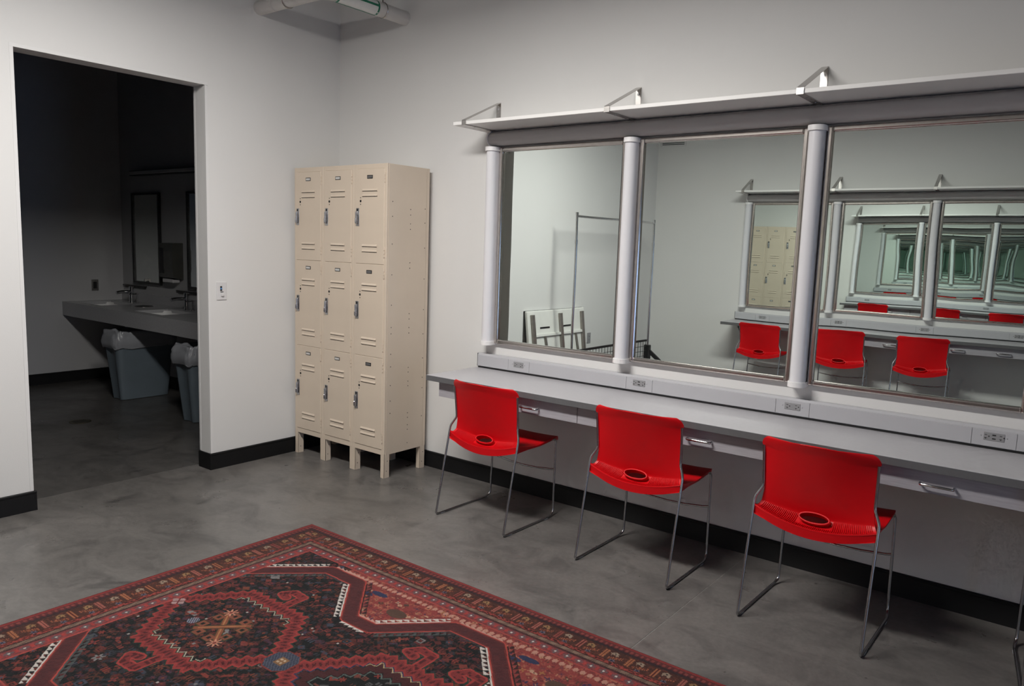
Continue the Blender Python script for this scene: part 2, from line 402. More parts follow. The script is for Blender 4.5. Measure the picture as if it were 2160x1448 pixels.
# local frame of a station run: x along the wall, y out of the wall into the room is NEGATIVE (wall at y = 0)
NEAR = Matrix.Identity(4)
FARM = Matrix.Translation((0, -W0, 0)) @ Matrix.Rotation(-TH, 4, 'Z') @ Matrix.Diagonal((1, -1, 1, 1))
def place(o, side):
    if side: o.matrix_world = Matrix.Translation((0, -W0, 0)) @ Matrix.Rotation(-TH, 4, 'Z')
def ys(side): return 1 if side else -1          # sign of "out of the wall" in the run's local frame

def run(side, p1, nm, nst):
    """mirrors, lamps, shelf, counter and power rail along one long wall; p1 = first lamp position"""
    S = ys(side); where = 'opposite wall seen in the mirrors' if side else 'right-hand wall'
    def B(m, a, b, bev=0, seg=1): return m.box((a[0], S*a[1], a[2]), (b[0], S*b[1], b[2]), bev, seg)
    xe = p1+PS*nm+.09; ordn = ['first', 'second', 'third', 'fourth', 'fifth']
    def root(name, label, cat, group=None):
        t = thing(name, label, cat, group=group); place(t, side); return t
    # ---- mirrors
    for i in range(nm):
        if side: lab = '%s framed wall mirror from the corner on the opposite wall seen reflected' % ordn[i]
        else: lab = '%s framed wall mirror from the lockers above the grey counter' % ordn[i]
        a = p1+i*PS+.0395; b = a+.8670; z0, z1 = .901, 2.084
        t = root('wall_mirror', lab, 'mirror', 'wall mirrors')
        fr = .026
        def bar(p, q):                          # rounded steel bar standing proud of the glass
            m = MB(); B(m, p, q, .008, 3); m.build('frame_bar', 'frame_steel', t, angle=60)
        bar((a, 0, z0), (a+fr, .034, z1)); bar((b-fr, 0, z0), (b, .034, z1))
        bar((a+fr*.9, 0, z0), (b-fr*.9, .034, z0+fr)); bar((a+fr*.9, 0, z1-fr), (b-fr*.9, .034, z1))
        m = MB(); B(m, (a+.022, 0, z0+.01), (b-.022, .018, z1-.01)); g = m.build('glass', 'mirror', t)
        if side: g.matrix_local = Matrix.Translation(((a+b)/2, 0, 0)) @ Matrix.Rotation((.006, .028, .033, .033)[i], 4, 'Z') @ Matrix.Translation((-(a+b)/2, 0, 0))
    # ---- upright lamp tubes between the mirrors (switched off)
    for i in range(nm+1):
        if side: lab = '%s upright white lamp tube from the corner on the opposite wall in reflection' % ordn[i]
        else: lab = '%s upright white lamp tube from the lockers, between the wall mirrors' % ordn[i]
        t = root('vanity_lamp', lab, 'lamp', 'upright vanity lamps')
        x = p1+i*PS; z0, z1 = .892, 2.087
        prof = lambda r, d: [(x-r, 0), (x-r, S*(d-r))]+[(x-r*math.cos(PI*k/12), S*(d-r+r*math.sin(PI*k/12))) for k in range(1, 12)]+[(x+r, S*(d-r)), (x+r, 0)]
        m = MB(); m.prism(prof(.0335, .085), 'z', z0+.02, z1-.02, smooth=True); m.build('lamp_tube', 'acrylic', t, angle=35)
        for za, zb in ((z0, z0+.024), (z1-.024, z1)):
            m = MB(); m.prism(prof(.0405, .094), 'z', za, zb, smooth=True); m.build('end_cap', 'cap_white', t, angle=35)
    # ---- long light bar under the shelf
    t = root('light_bar', 'long rounded grey-white light bar under the %s' % ('opposite shelf, seen reflected' if side else 'wall shelf above the mirrors'), 'lamp')
    z0, z1 = 2.094, 2.174
    zc, r = (z0+z1)/2, (z1-z0)/2
    pr = [(0, z1+.004), (S*.04, z1+.004), (S*.045, z1-.008)]+[(S*(.035+.048*math.cos(a)), zc+r*math.sin(a)) for a in [PI*.40-PI*.9*k/12 for k in range(13)]]+[(S*.02, z0), (0, z0)]
    m = MB(); m.prism(pr, 'x', p1-.012, xe-.03, smooth=True); m.build('diffuser', 'light_bar', t, angle=35)
    pr2 = [(0, z1+.006), (S*.045, z1+.006)]+[(S*(.036+.052*math.cos(a)), zc+(r+.004)*math.sin(a)) for a in [PI*.40-PI*.9*k/12 for k in range(13)]]+[(S*.02, z0-.004), (0, z0-.004)]
    for a, b in ((p1-.022, p1-.012), (xe-.03, xe-.02)):
        m = MB(); m.prism(pr2, 'x', a, b, smooth=True); m.build('end_cap', 'cap_white', t, angle=35)
    # ---- shelf and brackets
    t = root('wall_shelf', 'long white wall shelf %s' % ('on the opposite wall seen reflected in the mirrors' if side else 'above the mirrors on the right-hand wall'), 'shelf')
    m = MB(); B(m, (p1-.083, .002, 2.1826), (xe, .312, 2.2015), .0015); m.build('board', 'shelf_white', t)
    for i in range(nm+1):
        x = p1+.0015+i*.9435; hw = .0155; th = .0035
        k = bpy.data.objects.new('bracket', None); col.objects.link(k); k.parent = t
        def strap(p, q, name, nrm):
            P, Q = Vector((0, S*p[0], p[1])), Vector((0, S*q[0], q[1]))
            n = Vector((0, S*nrm[0], nrm[1]))*th
            m = MB(); bm = m.bm; vs_ = []
            for sx in (-hw, hw):
                for pt in (P, Q, Q+n, P+n): vs_.append(bm.verts.new((x+sx, pt.y, pt.z)))
            for f in ((0, 1, 2, 3), (7, 6, 5, 4), (0, 4, 5, 1), (1, 5, 6, 2), (2, 6, 7, 3), (3, 7, 4, 0)): bm.faces.new([vs_[q2] for q2 in f])
            m.build(name, 'steel', k)
        strap((0, 2.19), (0, 2.349), 'wall_plate', (1, 0))
        strap((0, 2.349), (.314, 2.2045), 'diagonal_strap', (.41, .91))
        strap((.3135, 2.2055), (.3135, 2.178), 'front_clip', (1, 0))
        strap((.3155, 2.1822), (.002, 2.1822), 'under_strap', (0, -1))
        m = MB(); m.cyl((x, S*.003, 2.315), 'y', .0065, S*.003, 12); m.build('screw', 'chrome', k)
        for yy in (.10, .22): 
            m = MB(); m.cyl((x, S*yy, 2.1775), 'z', .005, .002, 10); m.build('screw', 'chrome', k)
    # ---- counter top
    cx0 = p1-.096; CD, CH, CT = .4817, .7387, .0317
    t = root('counter_top', 'long light grey laminate counter top %s' % ('under the opposite mirrors, seen reflected' if side else 'under the near mirrors behind the red chairs'), 'counter')
    m = MB(); B(m, (cx0, .001, CH-CT), (xe+.02, CD-.002, CH), .0012); m.build('top', 'laminate', t)
    m = MB(); B(m, (cx0-.0015, CD-.0025, CH-CT), (xe+.02, CD, CH-.0008), .0008); m.build('front_edge', 'laminate_edge', t)
    m = MB(); B(m, (cx0-.0022, .001, CH-CT), (cx0, CD, CH-.0008), .0008); m.build('end_edge', 'laminate_edge', t)
    if side:
        m = MB(); m.prism([(S*.004, CH-CT-.002), (S*.36, CH-CT-.002), (S*.36, CH-CT-.03), (S*.05, .42), (S*.004, .42)], 'x', cx0+.16, cx0+.20); m.build('support_bracket', 'black_plastic', t)
    # ---- power rail
    t = root('power_rail', 'grey power outlet rail running along the back of the %s' % ('opposite counter, seen reflected' if side else 'near counter'), 'power strip')
    rx0 = p1-.079; z0, z1 = .7495, .8305; RD = .042
    m = MB(); m.prism([(S*.001, z0), (S*(RD-.004), z0), (S*(RD-.004), z1-.010), (S*(RD-.012), z1), (S*.001, z1)], 'x', rx0, xe); m.build('body', 'rail_white', t)
    m = MB(); B(m, (rx0-.002, .001, z0-.001), (rx0, RD, z1), .0008); m.build('end_cap', 'laminate_edge', t)
    m = MB(); B(m, (rx0, .002, CH), (xe, .034, z0)); m.build('shadow_gap', 'black_plastic', t)
    xs = [p1+.246+.816*i for i in range(nst+1) if p1+.246+.816*i < xe-.1]
    edges = [rx0+.001]
    for x in xs: edges += [x-.079, x+.079]
    edges.append(xe)
    for q in range(len(edges)-1):
        m = MB(); B(m, (edges[q]+.0007, RD-.005, z0+.002), (edges[q+1]-.0007, RD, z1-.012), .0008); m.build('cover_panel', 'rail_white', t)
    for i, x in enumerate(xs):
        usb = i % 2 == 1; hw = .037 if not usb else .037; zc = .793
        o = MB(); B(o, (x-hw, RD-.002, zc-.0165), (x+hw, RD+.0022, zc+.0165), .0015, 2); o = o.build('outlet', 'outlet_grey', t)
        def slot(x0, z0_, x1, z1_): 
            mm = MB(); B(mm, (x0, RD+.0015, z0_), (x1, RD+.0026, z1_)); mm.build('socket_slot', 'black_plastic', o)
        gap = .0205 if not usb else .0265
        for sx in (-1, 1):
            cx = x+sx*gap-.003
            slot(cx-.004, zc+.0050, cx+.0045, zc+.0072); slot(cx-.0045, zc-.0080, cx+.0045, zc-.0058); slot(cx-.0012, zc-.0115, cx+.0012, zc-.0078)
            mm = MB(); mm.cyl((cx+.0115, S*(RD+.0015), zc+.0005), 'y', .0027, S*.0012, 10); mm.build('socket_slot', 'black_plastic', o)
        if usb: slot(x-.0065, zc+.0045, x+.0065, zc+.0095); slot(x-.0065, zc-.0105, x+.0065, zc-.0055)
        for sx in (-1, 1):
            mm = MB(); mm.cyl((x+sx*(hw+.009), S*(RD-.0005), zc), 'y', .0026, S*.0012, 10); mm.build('screw', 'chrome', o)
    # ---- drawers
    d0 = 1.433 if not side else 2.12; dz0, dz1 = .615, .7065; DW = .9645; n = 4 if not side else 4
    for i in range(n):
        a = d0+i*DW
        if a > xe-.3: break
        b = min(a+DW-.003, xe)
        if side: lab = '%s grey drawer from the corner under the opposite counter, seen reflected' % ordn[i]
        else: lab = '%s grey pencil drawer from the lockers, under the near counter' % ordn[i]
        t = root('drawer', lab, 'drawer', 'counter drawers')
        m = MB(); B(m, (a+.002, .06, dz0+.02), (b, .422, dz1-.001)); m.build('drawer_box', 'drawer', t)
        m = MB(); B(m, (a, .4225, dz0), (b, .44, dz1-.0015), .001); m.build('drawer_front', 'drawer', t)
        for off in (.29, .665):
            if a+off+.07 > b: continue
            hx0, hx1 = a+off-.058, a+off+.058; hz = dz0+.036
            m = MB(); P = [(hx0, S*.439, hz), (hx0, S*.456, hz), (hx0+.003, S*.463, hz), (hx0+.010, S*.466, hz), (hx1-.010, S*.466, hz), (hx1-.003, S*.463, hz), (hx1, S*.456, hz), (hx1, S*.439, hz)]
            m.tube(P, .0052, 9); m.build('handle', 'chrome', t)
run(0, 1.4642, 4, 4)
run(1, 1.1575, 4, 4)

# ================================================================== red stacking chairs
def smooth01(t): t = max(0, min(1, t)); return t*t*(3-2*t)
def make_chair():
    t = thing('stacking_chair', '', 'chair')
    lerp = lambda a, b, q: a+(b-a)*q
    tab = [(.452, -.100, .480, -.113), (.50, -.112, .515, -.113), (.56, -.130, .57, -.115), (.62, -.150, .625, -.118), (.68, -.170, .68, -.123), (.73, -.188, .73, -.133), (.767, -.207, .765, -.149)]
    def prof(v):                                # v 0 bottom .. 1 top : centre (z,y), edge (z,y)
        q = v*(len(tab)-1); i = min(int(q), len(tab)-2); f = q-i
        return [lerp(tab[i][k], tab[i+1][k], f) for k in range(4)]
    def back(u, v):                             # u -1..1
        zc, yc, ze, ye = prof(v); b = abs(u)**2.0
        z = lerp(zc, ze, b); y = lerp(yc, ye, b)
        hw = lerp(.216, .222, smooth01(v*1.4)) if v > .02 else .216
        zt = .7665; r = .042
        if z > zt-r: hw = .230-(r-math.sqrt(max(0, r*r-(z-(zt-r))**2))) if z > zt-r else hw
        hw = min(hw, .230)
        if v < .25: hw = lerp(.222, .214, v/.25)
        return Vector((u*hw, y, z))
    def ledge(u, v):                            # from back bottom (0) to the rear lip (1)
        p = back(u, 0); b = abs(u)**2.0
        q = Vector((u*.2425, lerp(-.175, -.145, b), lerp(.425, .468, b)))
        s = Vector(p).lerp(q, v); s.z -= .010*math.sin(PI*v); return s
    def skin(fn, th, nu, nv):
        """surface with thickness th towards +y / down"""
        m = MB(); F = {}
        for i in range(nu):
            for j in range(nv):
                F[i, j] = fn(-1+2*i/(nu-1), j/(nv-1))
        def nrm(i, j):
            a = F[min(i+1, nu-1), j]-F[max(i-1, 0), j]; b = F[i, min(j+1, nv-1)]-F[i, max(j-1, 0)]
            return a.cross(b).normalized()
        A = {k: m.bm.verts.new(F[k]) for k in F}; Bv = {k: m.bm.verts.new(F[k]+nrm(*k)*th) for k in F}
        for i in range(nu-1):
            for j in range(nv-1):
                f = m.bm.faces.new((A[i, j], A[i+1, j], A[i+1, j+1], A[i, j+1])); f.smooth = True
                f = m.bm.faces.new((Bv[i, j], Bv[i, j+1], Bv[i+1, j+1], Bv[i+1, j])); f.smooth = True
        ring = [(i, 0) for i in range(nu)]+[(nu-1, j) for j in range(1, nv)]+[(i, nv-1) for i in range(nu-2, -1, -1)]+[(0, j) for j in range(nv-2, 0, -1)]
        for a, b in zip(ring, ring[1:]+ring[:1]):
            f = m.bm.faces.new((A[a], Bv[a], Bv[b], A[b])); f.smooth = False
        return m
    # one sheet: top .. back bottom .. ledge .. lip edge
    def full(u, q):
        if q < .68: return back(u, 1-(q/.68)**1.5)
        return ledge(u, (q-.68)/.32)
    m = skin(full, .0055, 33, 56)
    bo = m.build('backrest', 'chair_red', t, angle=50)
    # oval hand hole cut through the lower back
    oc = Vector((0, -.127, .4570)); tilt = math.radians(52)          # plane of the oval leans back
    R = Matrix.Translation(oc) @ Matrix.Rotation(tilt, 4, 'X')
    cut = MB(); n = 28
    cut.prism([(.056*math.cos(2*PI*k/n), .0195*math.sin(2*PI*k/n)) for k in range(n)], 'z', -.07, .07, M=R @ Matrix.Rotation(0, 4, 'X')); co = cut.build('cutter', 'chair_red')
    md = bo.modifiers.new('cut', 'BOOLEAN'); md.operation = 'DIFFERENCE'; md.object = co; md.solver = 'EXACT'
    bpy.context.view_layer.update(); dg = bpy.context.evaluated_depsgraph_get()
    me = bpy.data.meshes.new_from_object(bo.evaluated_get(dg)); bo.modifiers.clear(); bo.data = me
    bpy.data.objects.remove(co, do_unlink=True)
    m = MB(); m.tube([R @ Vector((.0590*math.cos(2*PI*k/32), .0220*math.sin(2*PI*k/32), .0035)) for k in range(32)], .0042, 8, closed=True)
    V = m.grid(lambda a, b: R @ Vector((.0615*math.cos(2*PI*a), .0245*math.sin(2*PI*a), .0035-.030*b)), 32, 2, closed_u=True)
    V = m.grid(lambda a, b: R @ Vector((.0565*math.cos(2*PI*a), .0198*math.sin(2*PI*a), .0035-.034*b)), 32, 2, closed_u=True)
    m.build('hand_hole_ring', 'chair_red', bo, recalc=False)
    # ribs over the ledge
    m = MB(); nr = 62
    for k in range(nr):
        u = -.95+1.9*(k+.5)/nr
        pts = [ledge(u, v) for v in (.02, .3, .6, .93)]
        if abs(u*.225) < .066: pts = [ledge(u, v) for v in (.62, .78, .93)]
        for j, p in enumerate(pts): p.z += .0012; p.y -= .0008
        m.tube(pts, .0026, 6)
    rb = m.build('ribs', 'chair_red', bo)
    # seat: rear lip wall, pan with waterfall front, side skirts
    def seat(u, q):
        b = abs(u)**2.0
        lip_t = Vector((u*.2425, lerp(-.175, -.145, b), lerp(.425, .468, b)))
        lip_b = lip_t+Vector((0, .002, -lerp(.040, .036, b)))
        return lip_t.lerp(lip_b, q)
    m = skin(lambda u, q: seat(u, q), .005, 33, 4)
    def pan(u, q):                              # q 0 rear .. 1 front edge
        y = lerp(-.105, .245, min(q/.86, 1)); b = abs(u)**2.6
        hw = lerp(.222, .226, q)
        z = .432-.012*math.sin(PI*min(1, q*1.1))+.016*b*(1-q*.6)+.018*smooth01((q-.35)/.4)
        if q > .80:
            s = (q-.80)/.20; y = lerp(-.105, .245, .80/.86)+.052*math.sin(s*PI/2); z -= .032*(1-math.cos(s*PI/2))
        c = abs(u)
        if q > .7: hw -= .02*smooth01((q-.7)/.3)**2*1.0
        return Vector((u*hw, y, z))
    m2 = skin(pan, -.0055, 27, 26)
    tmp = bpy.data.meshes.new('t'); m2.bm.to_mesh(tmp); m2.bm.free(); m.bm.from_mesh(tmp); bpy.data.meshes.remove(tmp)
    for sx in (-1, 1):                          # side skirts from the lip to the front corner
        V = []
        for k in range(9):
            f = k/8; p = pan(sx, f*.96)
            top = lerp(Vector((sx*.2425, -.145, .468)), p, smooth01(f*3)) if f < .33 else p
            low = Vector((top.x-sx*.004, top.y, lerp(.432, top.z-.018, smooth01(f*1.1)) if f < 1 else top.z-.014))
            low.z = lerp(.424, p.z-.014, smooth01(f)*.5+f*.5)
            V.append((m.bm.verts.new(top), m.bm.verts.new(low), m.bm.verts.new(low-Vector((sx*.005, 0, 0))), m.bm.verts.new(top-Vector((sx*.005, 0, 0)))))
        for a, b in zip(V, V[1:]):
            for q in range(4): m.bm.faces.new((a[q], b[q], b[(q+1) % 4], a[(q+1) % 4]))
        m.bm.faces.new(V[0]); m.bm.faces.new(V[-1][::-1])
    # underside shell closing the rear bowl
    m.grid(lambda a, b: Vector(((-1+2*a)*lerp(.236, .205, b), lerp(-.158, .06, b), lerp(lerp(.388, .43, (2*a-1)**2), .419, b))), 17, 6)
    m.build('seat', 'chair_red', t, angle=50)
    # wire frame, one side at a time
    for sx in (-1, 1):
        P = [(.2215, -.1335, .722), (.2205, -.126, .66), (.219, -.1205, .60), (.2175, -.117, .555), (.2195, -.119, .541), (.239, -.136, .503), (.2425, -.141, .488), (.2425, -.160, .40), (.2425, -.2375, .030), (.2425, -.240, .017), (.2425, -.234, .0085), (.2425, -.222, .0065),
             (.2415, .150, .0065), (.2395, .178, .0085), (.2345, .205, .020), (.2325, .212, .032), (.232, .213, .06), (.226, .222, .40), (.225, .223, .425), (.222, .215, .440), (.215, .19, .436), (.205, .06, .422), (.20, .0, .420)]
        m = MB(); m.tube([(sx*x, y, z) for x, y, z in P], .0060, 9); m.build('side_frame', 'wire_chrome', t, angle=80)
        for y in (-.19, .13):
            m = MB(); m.box((sx*.2425-.006, y-.017, 0), (sx*.2425+.006, y+.017, .006), .002); m.build('floor_glide', 'bag', t)
    m = MB(); m.tube([(-.228, .2185, .268), (-.20, .219, .262), (-.1, .221, .250), (0, .221, .246), (.1, .221, .250), (.20, .219, .262), (.228, .2185, .268)], .0055, 8); m.build('crossbar', 'wire_chrome', t, angle=80)
    return t
ch = make_chair()
def setp(o, x, y, rz, label):
    o.location = (x, y, 0); o.rotation_euler = (0, 0, rz); o['label'] = label; o['group'] = 'red stacking chairs'
R_ = math.radians
spots = [(1.884, -.425, R_(-1), 'red plastic chair nearest the lockers, at the grey counter'),
         (2.803, -.421, 0, 'red plastic chair second from the lockers, middle one at the counter'),
         (3.630, -.452, R_(-1), 'large red plastic chair at the counter, third from the lockers'),
         (4.580, -.341, R_(8), 'red chair at the right edge, only its wire legs in view')]
for s, lab in ((1.54, 'red chair nearest the corner at the opposite counter, seen reflected'), (2.345, 'middle red chair at the opposite counter, seen reflected'), (3.09, 'third red chair from the corner at the opposite counter, seen reflected')):
    p = opp(s, .46); spots.append((p.x, p.y, PI-TH+R_({1.54: 2, 2.345: -3, 3.09: 1}[s]), lab))
cs = [ch]+[copy_tree(ch) for _ in spots[1:]]
for o, s in zip(cs, spots): setp(o, *s)

# ================================================================== overhead pipe with flow label
PX, PY, PZ, PR = .655, -.655, 2.957, .043
t = thing('ceiling_pipe', 'white pipe bending through the ceiling corner above the lockers', 'pipe', (0, 0, 0))
m = MB(); pts = [(-.02, PY, PZ), (PX-.09, PY, PZ)]+[(PX-.09+.09*math.sin(a), PY+.09-.09*math.cos(a), PZ) for a in [PI/2*k/8 for k in range(1, 8)]]+[(PX, PY+.09, PZ), (PX, .02, PZ)]
m.tube(pts, PR, 20); m.build('pipe_run', 'pipe', t, angle=60)
m = MB(); m.tube([(PX, -.26, PZ), (PX, -.245, PZ)], PR+.0045, 20); m.tube([(.17, PY, PZ), (.176, PY, PZ)], PR+.003, 20); m.build('coupling', 'pipe', t)
m = MB(); m.tube([(PX, -.245, PZ), (PX, -.0, PZ)], PR+.0016, 20); m.build('sleeve', 'pipe', t)
m = MB(); m.tube([(PX, -.585, PZ), (PX, -.255, PZ)], PR+.0020, 24, caps=False); m.build('flow_label', 'pipe_label', t)
def band(y0, y1, a0, a1):                       # printed green bars, laid on the pipe
    m = MB(); m.grid(lambda a, b: Vector((PX+(PR+.0026)*math.cos(a0+(a1-a0)*a), lerp_(y0, y1, b), PZ+(PR+.0026)*math.sin(a0+(a1-a0)*a))), 24, 2); m.build('label_bar', 'pipe_green', t)
lerp_ = lambda a, b, q: a+(b-a)*q
band(-.275, -.262, 0, 2*PI); band(-.578, -.565, 0, 2*PI); band(-.565, -.275, -PI*.60, -PI*.49); band(-.565, -.275, -PI*.02, PI*.08)
for k in range(5):
    y = -.269; a = -PI*.95+k*.5
    m = MB(); m.grid(lambda u, v: Vector((PX+(PR+.0032)*math.cos(a+.2*u), y-.004+.008*v, PZ+(PR+.0032)*math.sin(a+.2*u))), 6, 2); m.build('flow_arrow', 'pipe_label', t)
for (x, y) in ((.30, PY), (PX, -.20)):          # hangers up to the ceiling
    m = MB(); m.tube([(x, y, PZ+PR), (x, y, H)], .005, 8)
    ax = 'x' if y == PY else 'y'
    ring = [((x, y+(PR+.004)*math.cos(q), PZ+(PR+.004)*math.sin(q)) if ax == 'x' else (x+(PR+.004)*math.cos(q), y, PZ+(PR+.004)*math.sin(q))) for q in [2*PI*k/20 for k in range(20)]]
    m.tube(ring, .0035, 6, closed=True); m.build('hanger', 'steel', t)

# ================================================================== pendant strip lamp (above the picture)
t = thing('ceiling_lamp', 'long white strip lamp hanging from the ceiling above the rug', 'lamp', (LX, LY, 0))
m = MB(); m.box((-LLEN/2-.03, -.17, LZ+.004), (LLEN/2+.03, .17, LZ+.07), .008)
m.build('housing', 'lamp_housing', t)
MB().box((-LLEN/2, -.15, LZ-.062), (LLEN/2, .15, LZ+.003)).build('diffuser', 'lamp_diffuser', t)
for s in (-1, 1):
    m = MB(); m.tube([(s*.9, 0, LZ+.07), (s*.9, 0, H)], .004, 8); m.build('suspension_rod', 'steel', t)

# ================================================================== wall switch, wall outlets, vent
t = thing('dimmer_switch', 'white wall dimmer plate with a small blue display beside the doorway', 'switch', (0, -.951, 1.157))
MB().box((0, -.035, -.0575), (.006, .035, .0575), .0025, 2).build('plate', 'plastic_white', t)
MB().box((.005, -.011, .0), (.0068, .003, .030), .0006).build('display_bezel', 'black_plastic', t)
MB().box((.0066, -.010, .010), (.0072, .002, .020)).build('display', 'screen_blue', t)
MB().box((.0055, -.009, -.009), (.0066, .012, -.004)).build('slot', 'black_plastic', t)
MB().box((.0055, -.008, -.034), (.017, .012, -.012), .004, 2).build('knob', 'plastic_white', t)
def wall_outlet(name, label, M, plate_m='outlet_grey'):
    t = thing(name, label, 'outlet'); t.matrix_world = M          # local: plate in x-z, facing -y
    MB().box((-.035, -.006, -.0575), (.035, 0, .0575), .002, 2).build('plate', plate_m, t)
    MB().box((-.017, -.008, -.034), (.017, -.005, .034), .002).build('receptacle', 'black_plastic' if plate_m == 'steel' else 'outlet_grey', t)
    for z in (-.018, .016):
        for x in (-.006, .006): MB().box((x-.0015, -.0088, z-.004), (x+.0015, -.0078, z+.005)).build('socket_slot', 'black_plastic', t)
RZ = lambda d: Matrix.Rotation(math.radians(d), 4, 'Z')
wall_outlet('wall_outlet', 'grey wall outlet low on the left wall beside the folding table, seen reflected', Matrix.Translation((0, -3.536, .522)) @ RZ(90))
wall_outlet('wall_switch', 'steel-plated switch on the dark washroom wall above the vanity', Matrix.Translation((BX, -.099, .965)) @ RZ(90), 'steel')
t = thing('air_vent', 'small louvred air vent high on the opposite wall, seen in the middle mirror', 'vent'); t.matrix_world = OPP @ Matrix.Translation((.03, 0, 2.745))
m = MB(); m.box((0, 0, 0), (.33, .006, .10), .002); m.build('frame', 'plastic_white', t)
for k in range(4):
    MB().box((.025, .004, .018+k*.018), (.305, .007, .027+k*.018)).build('vent_gap', 'black_plastic', t)
    MB().box((.025, .0065, .026+k*.018), (.305, .012, .030+k*.018), .001).build('louver', 'plastic_white', t)

# ================================================================== rolling rack and folded table by the left wall
t = thing('garment_rack', 'chrome rolling garment rack with black wire basket along the left wall, seen reflected', 'rack', (.32, -3.50, 0))
ya, yb = -.80, .80
for y in (ya, yb):
    m = MB(); m.tube([(0, y, .13), (0, y, 1.838)], .0135, 12); m.build('upright', 'chrome', t)
    m = MB(); m.cyl((0, y, 1.54), 'z', .0165, .04, 12); m.cyl((0, y, 1.82), 'z', .0165, .03, 12); m.build('collar', 'chrome', t)
    m = MB(); m.box((-.035, y-.028, .12), (.035, y+.028, .42), .006); m.build('socket_post', 'black_plastic', t)
    m = MB(); m.box((-.085, y-.025, .115), (.40, y+.025, .175), .008); m.build('foot_bar', 'black_plastic', t)
    m = MB(); m.prism([(.03, .37), (.03, .315), (.24, .17), (.30, .17)], 'y', y-.014, y+.014); m.build('brace', 'black_plastic', t)
    for x in (-.045, .36):
        m = MB(); m.cyl((x, y-.014, .05), 'y', .05, .028, 18); m.box((x-.014, y-.02, .06), (x+.014, y+.02, .12), .003); m.build('caster', 'black_plastic', t)
m = MB(); m.tube([(0, ya, 1.812), (0, yb, 1.812)], .0125, 12); m.build('hang_rail', 'chrome', t)
m = MB(); m.box((-.016, ya+.03, .135), (.016, yb-.03, .165), .004); m.build('base_rail', 'black_plastic', t)
m = MB(); zt, zb = .475, .16
m.box((-.008, ya+.03, zt-.012), (.008, yb-.05, zt+.012), .003); m.build('basket_rim', 'black_plastic', t)
for k in range(27):
    y = ya+.05+k*.0595; m = MB(); m.tube([(0, y, zb), (0, y, zt)], .003, 6); m.build('basket_wire', 'black_plastic', t)
for k in range(5):
    z = zb+.02+k*.057; m = MB(); m.tube([(0, ya+.03, z), (0, yb-.05, z)], .003, 6); m.build('basket_wire', 'black_plastic', t)

t = thing('folding_table', 'white folding table tipped on its edge against the left wall, seen reflected', 'table', (.05, -2.66, 0))
lean = Matrix.Rotation(math.radians(7), 4, 'Y').inverted()
t.matrix_world = Matrix.Translation((.158, -2.83, 0)) @ lean
def TB(a, b, bev, name, mm): MB().box(a, b, bev, 2 if bev > .003 else 1).build(name, mm, t)
TB((-.045, -.515, 0.002), (-.008, .515, .885), .012, 'table_top', 'table_white')
m = MB(); m.box((-.047, -.52, .0), (-.043, .52, .888), .0015); m.build('edge_band', 'black_plastic', t)
for y in (-.44, -.03, .33+.12):
    TB((-.008, y-.022, .05), (.022, y+.022, .845), .003, 'apron_rail', 'table_leg')
for z in (.62, .18): TB((-.008, -.46, z), (.014, .44, z+.028), .003, 'leg_tube', 'table_white')
for y in (-.30, .26): 
    m = MB(); m.tube([(.01, y, .62), (.016, y-.05, .18)], .010, 8); m.build('folding_leg', 'table_leg', t)
for (y, z) in ((-.17, .70), (.24, .70), (-.17, .30), (.24, .30)):
    TB((-.008, y-.08, z), (-.002, y+.08, z+.016), .001, 'grip_slot', 'black_plastic')

# ================================================================== washroom
VZ, VB, VF = .81, .675, -.416
t = thing('washroom_vanity', 'grey stone vanity counter with two white basins in the dark washroom', 'vanity', (0, 0, 0))
bas = [(-3.33, .245), (-2.20, .245)]              # basin centre x, half width
by0, by1 = -.318, -.0
# top slab in strips around the basins
xs = [BX+.002]
for c, hw in bas: xs += [c-hw, c+hw]
xs.append(-DT-.003)
m = MB()
for q in range(0, len(xs)-1):
    a, b = xs[q], xs[q+1]
    if q % 2 == 0: m.box((a, VF+.001, VZ-.03), (b, BY-.001, VZ))
    else: m.box((a, VF+.001, VZ-.03), (b, by0, VZ)); m.box((a, by1, VZ-.03), (b, BY-.001, VZ))
m.build('top', 'quartz', t)
MB().box((BX+.002, VF, VB), (-DT-.003, VF+.02, VZ-.0005), .001).build('apron', 'quartz', t)
MB().box((BX+.002, BY-.02, VZ), (-DT-.003, BY-.001, VZ+.09), .001).build('backsplash', 'quartz', t)
MB().box((BX+.002, .10, VB), (-DT-.003, .12, VB+.1)).build('rear_support', 'black_plastic', t)
for c, hw in bas:
    m = MB(); h = .13
    def bowl(a, b):                             # rounded rectangular bowl
        q = 2*PI*a; k = .9; sx = math.copysign(abs(math.cos(q))**(2/6), math.cos(q)); sy = math.copysign(abs(math.sin(q))**(2/6), math.sin(q))
        f = 1 if b < .02 else (1-.10*b if b < .8 else (1-.08)*(1-b)/.2+.02)
        return Vector((c+sx*(hw+.006)*f, (by0+by1)/2+sy*((by1-by0)/2+.006)*f, VZ-.012-h*min(1, b/.8)))
    m.grid(bowl, 40, 10, closed_u=True); m.build('basin', 'porcelain', t, recalc=False, angle=70)
m = MB(); m.tube([(-2.80, -.05, VZ), (-2.80, -.05, VZ+.004)], .085, 24); m.build('waste_ring', 'steel', t)
m = MB(); m.cyl((-2.80, -.05, VZ+.0035), 'z', .072, .001, 24); m.build('waste_hole', 'black_plastic', t)
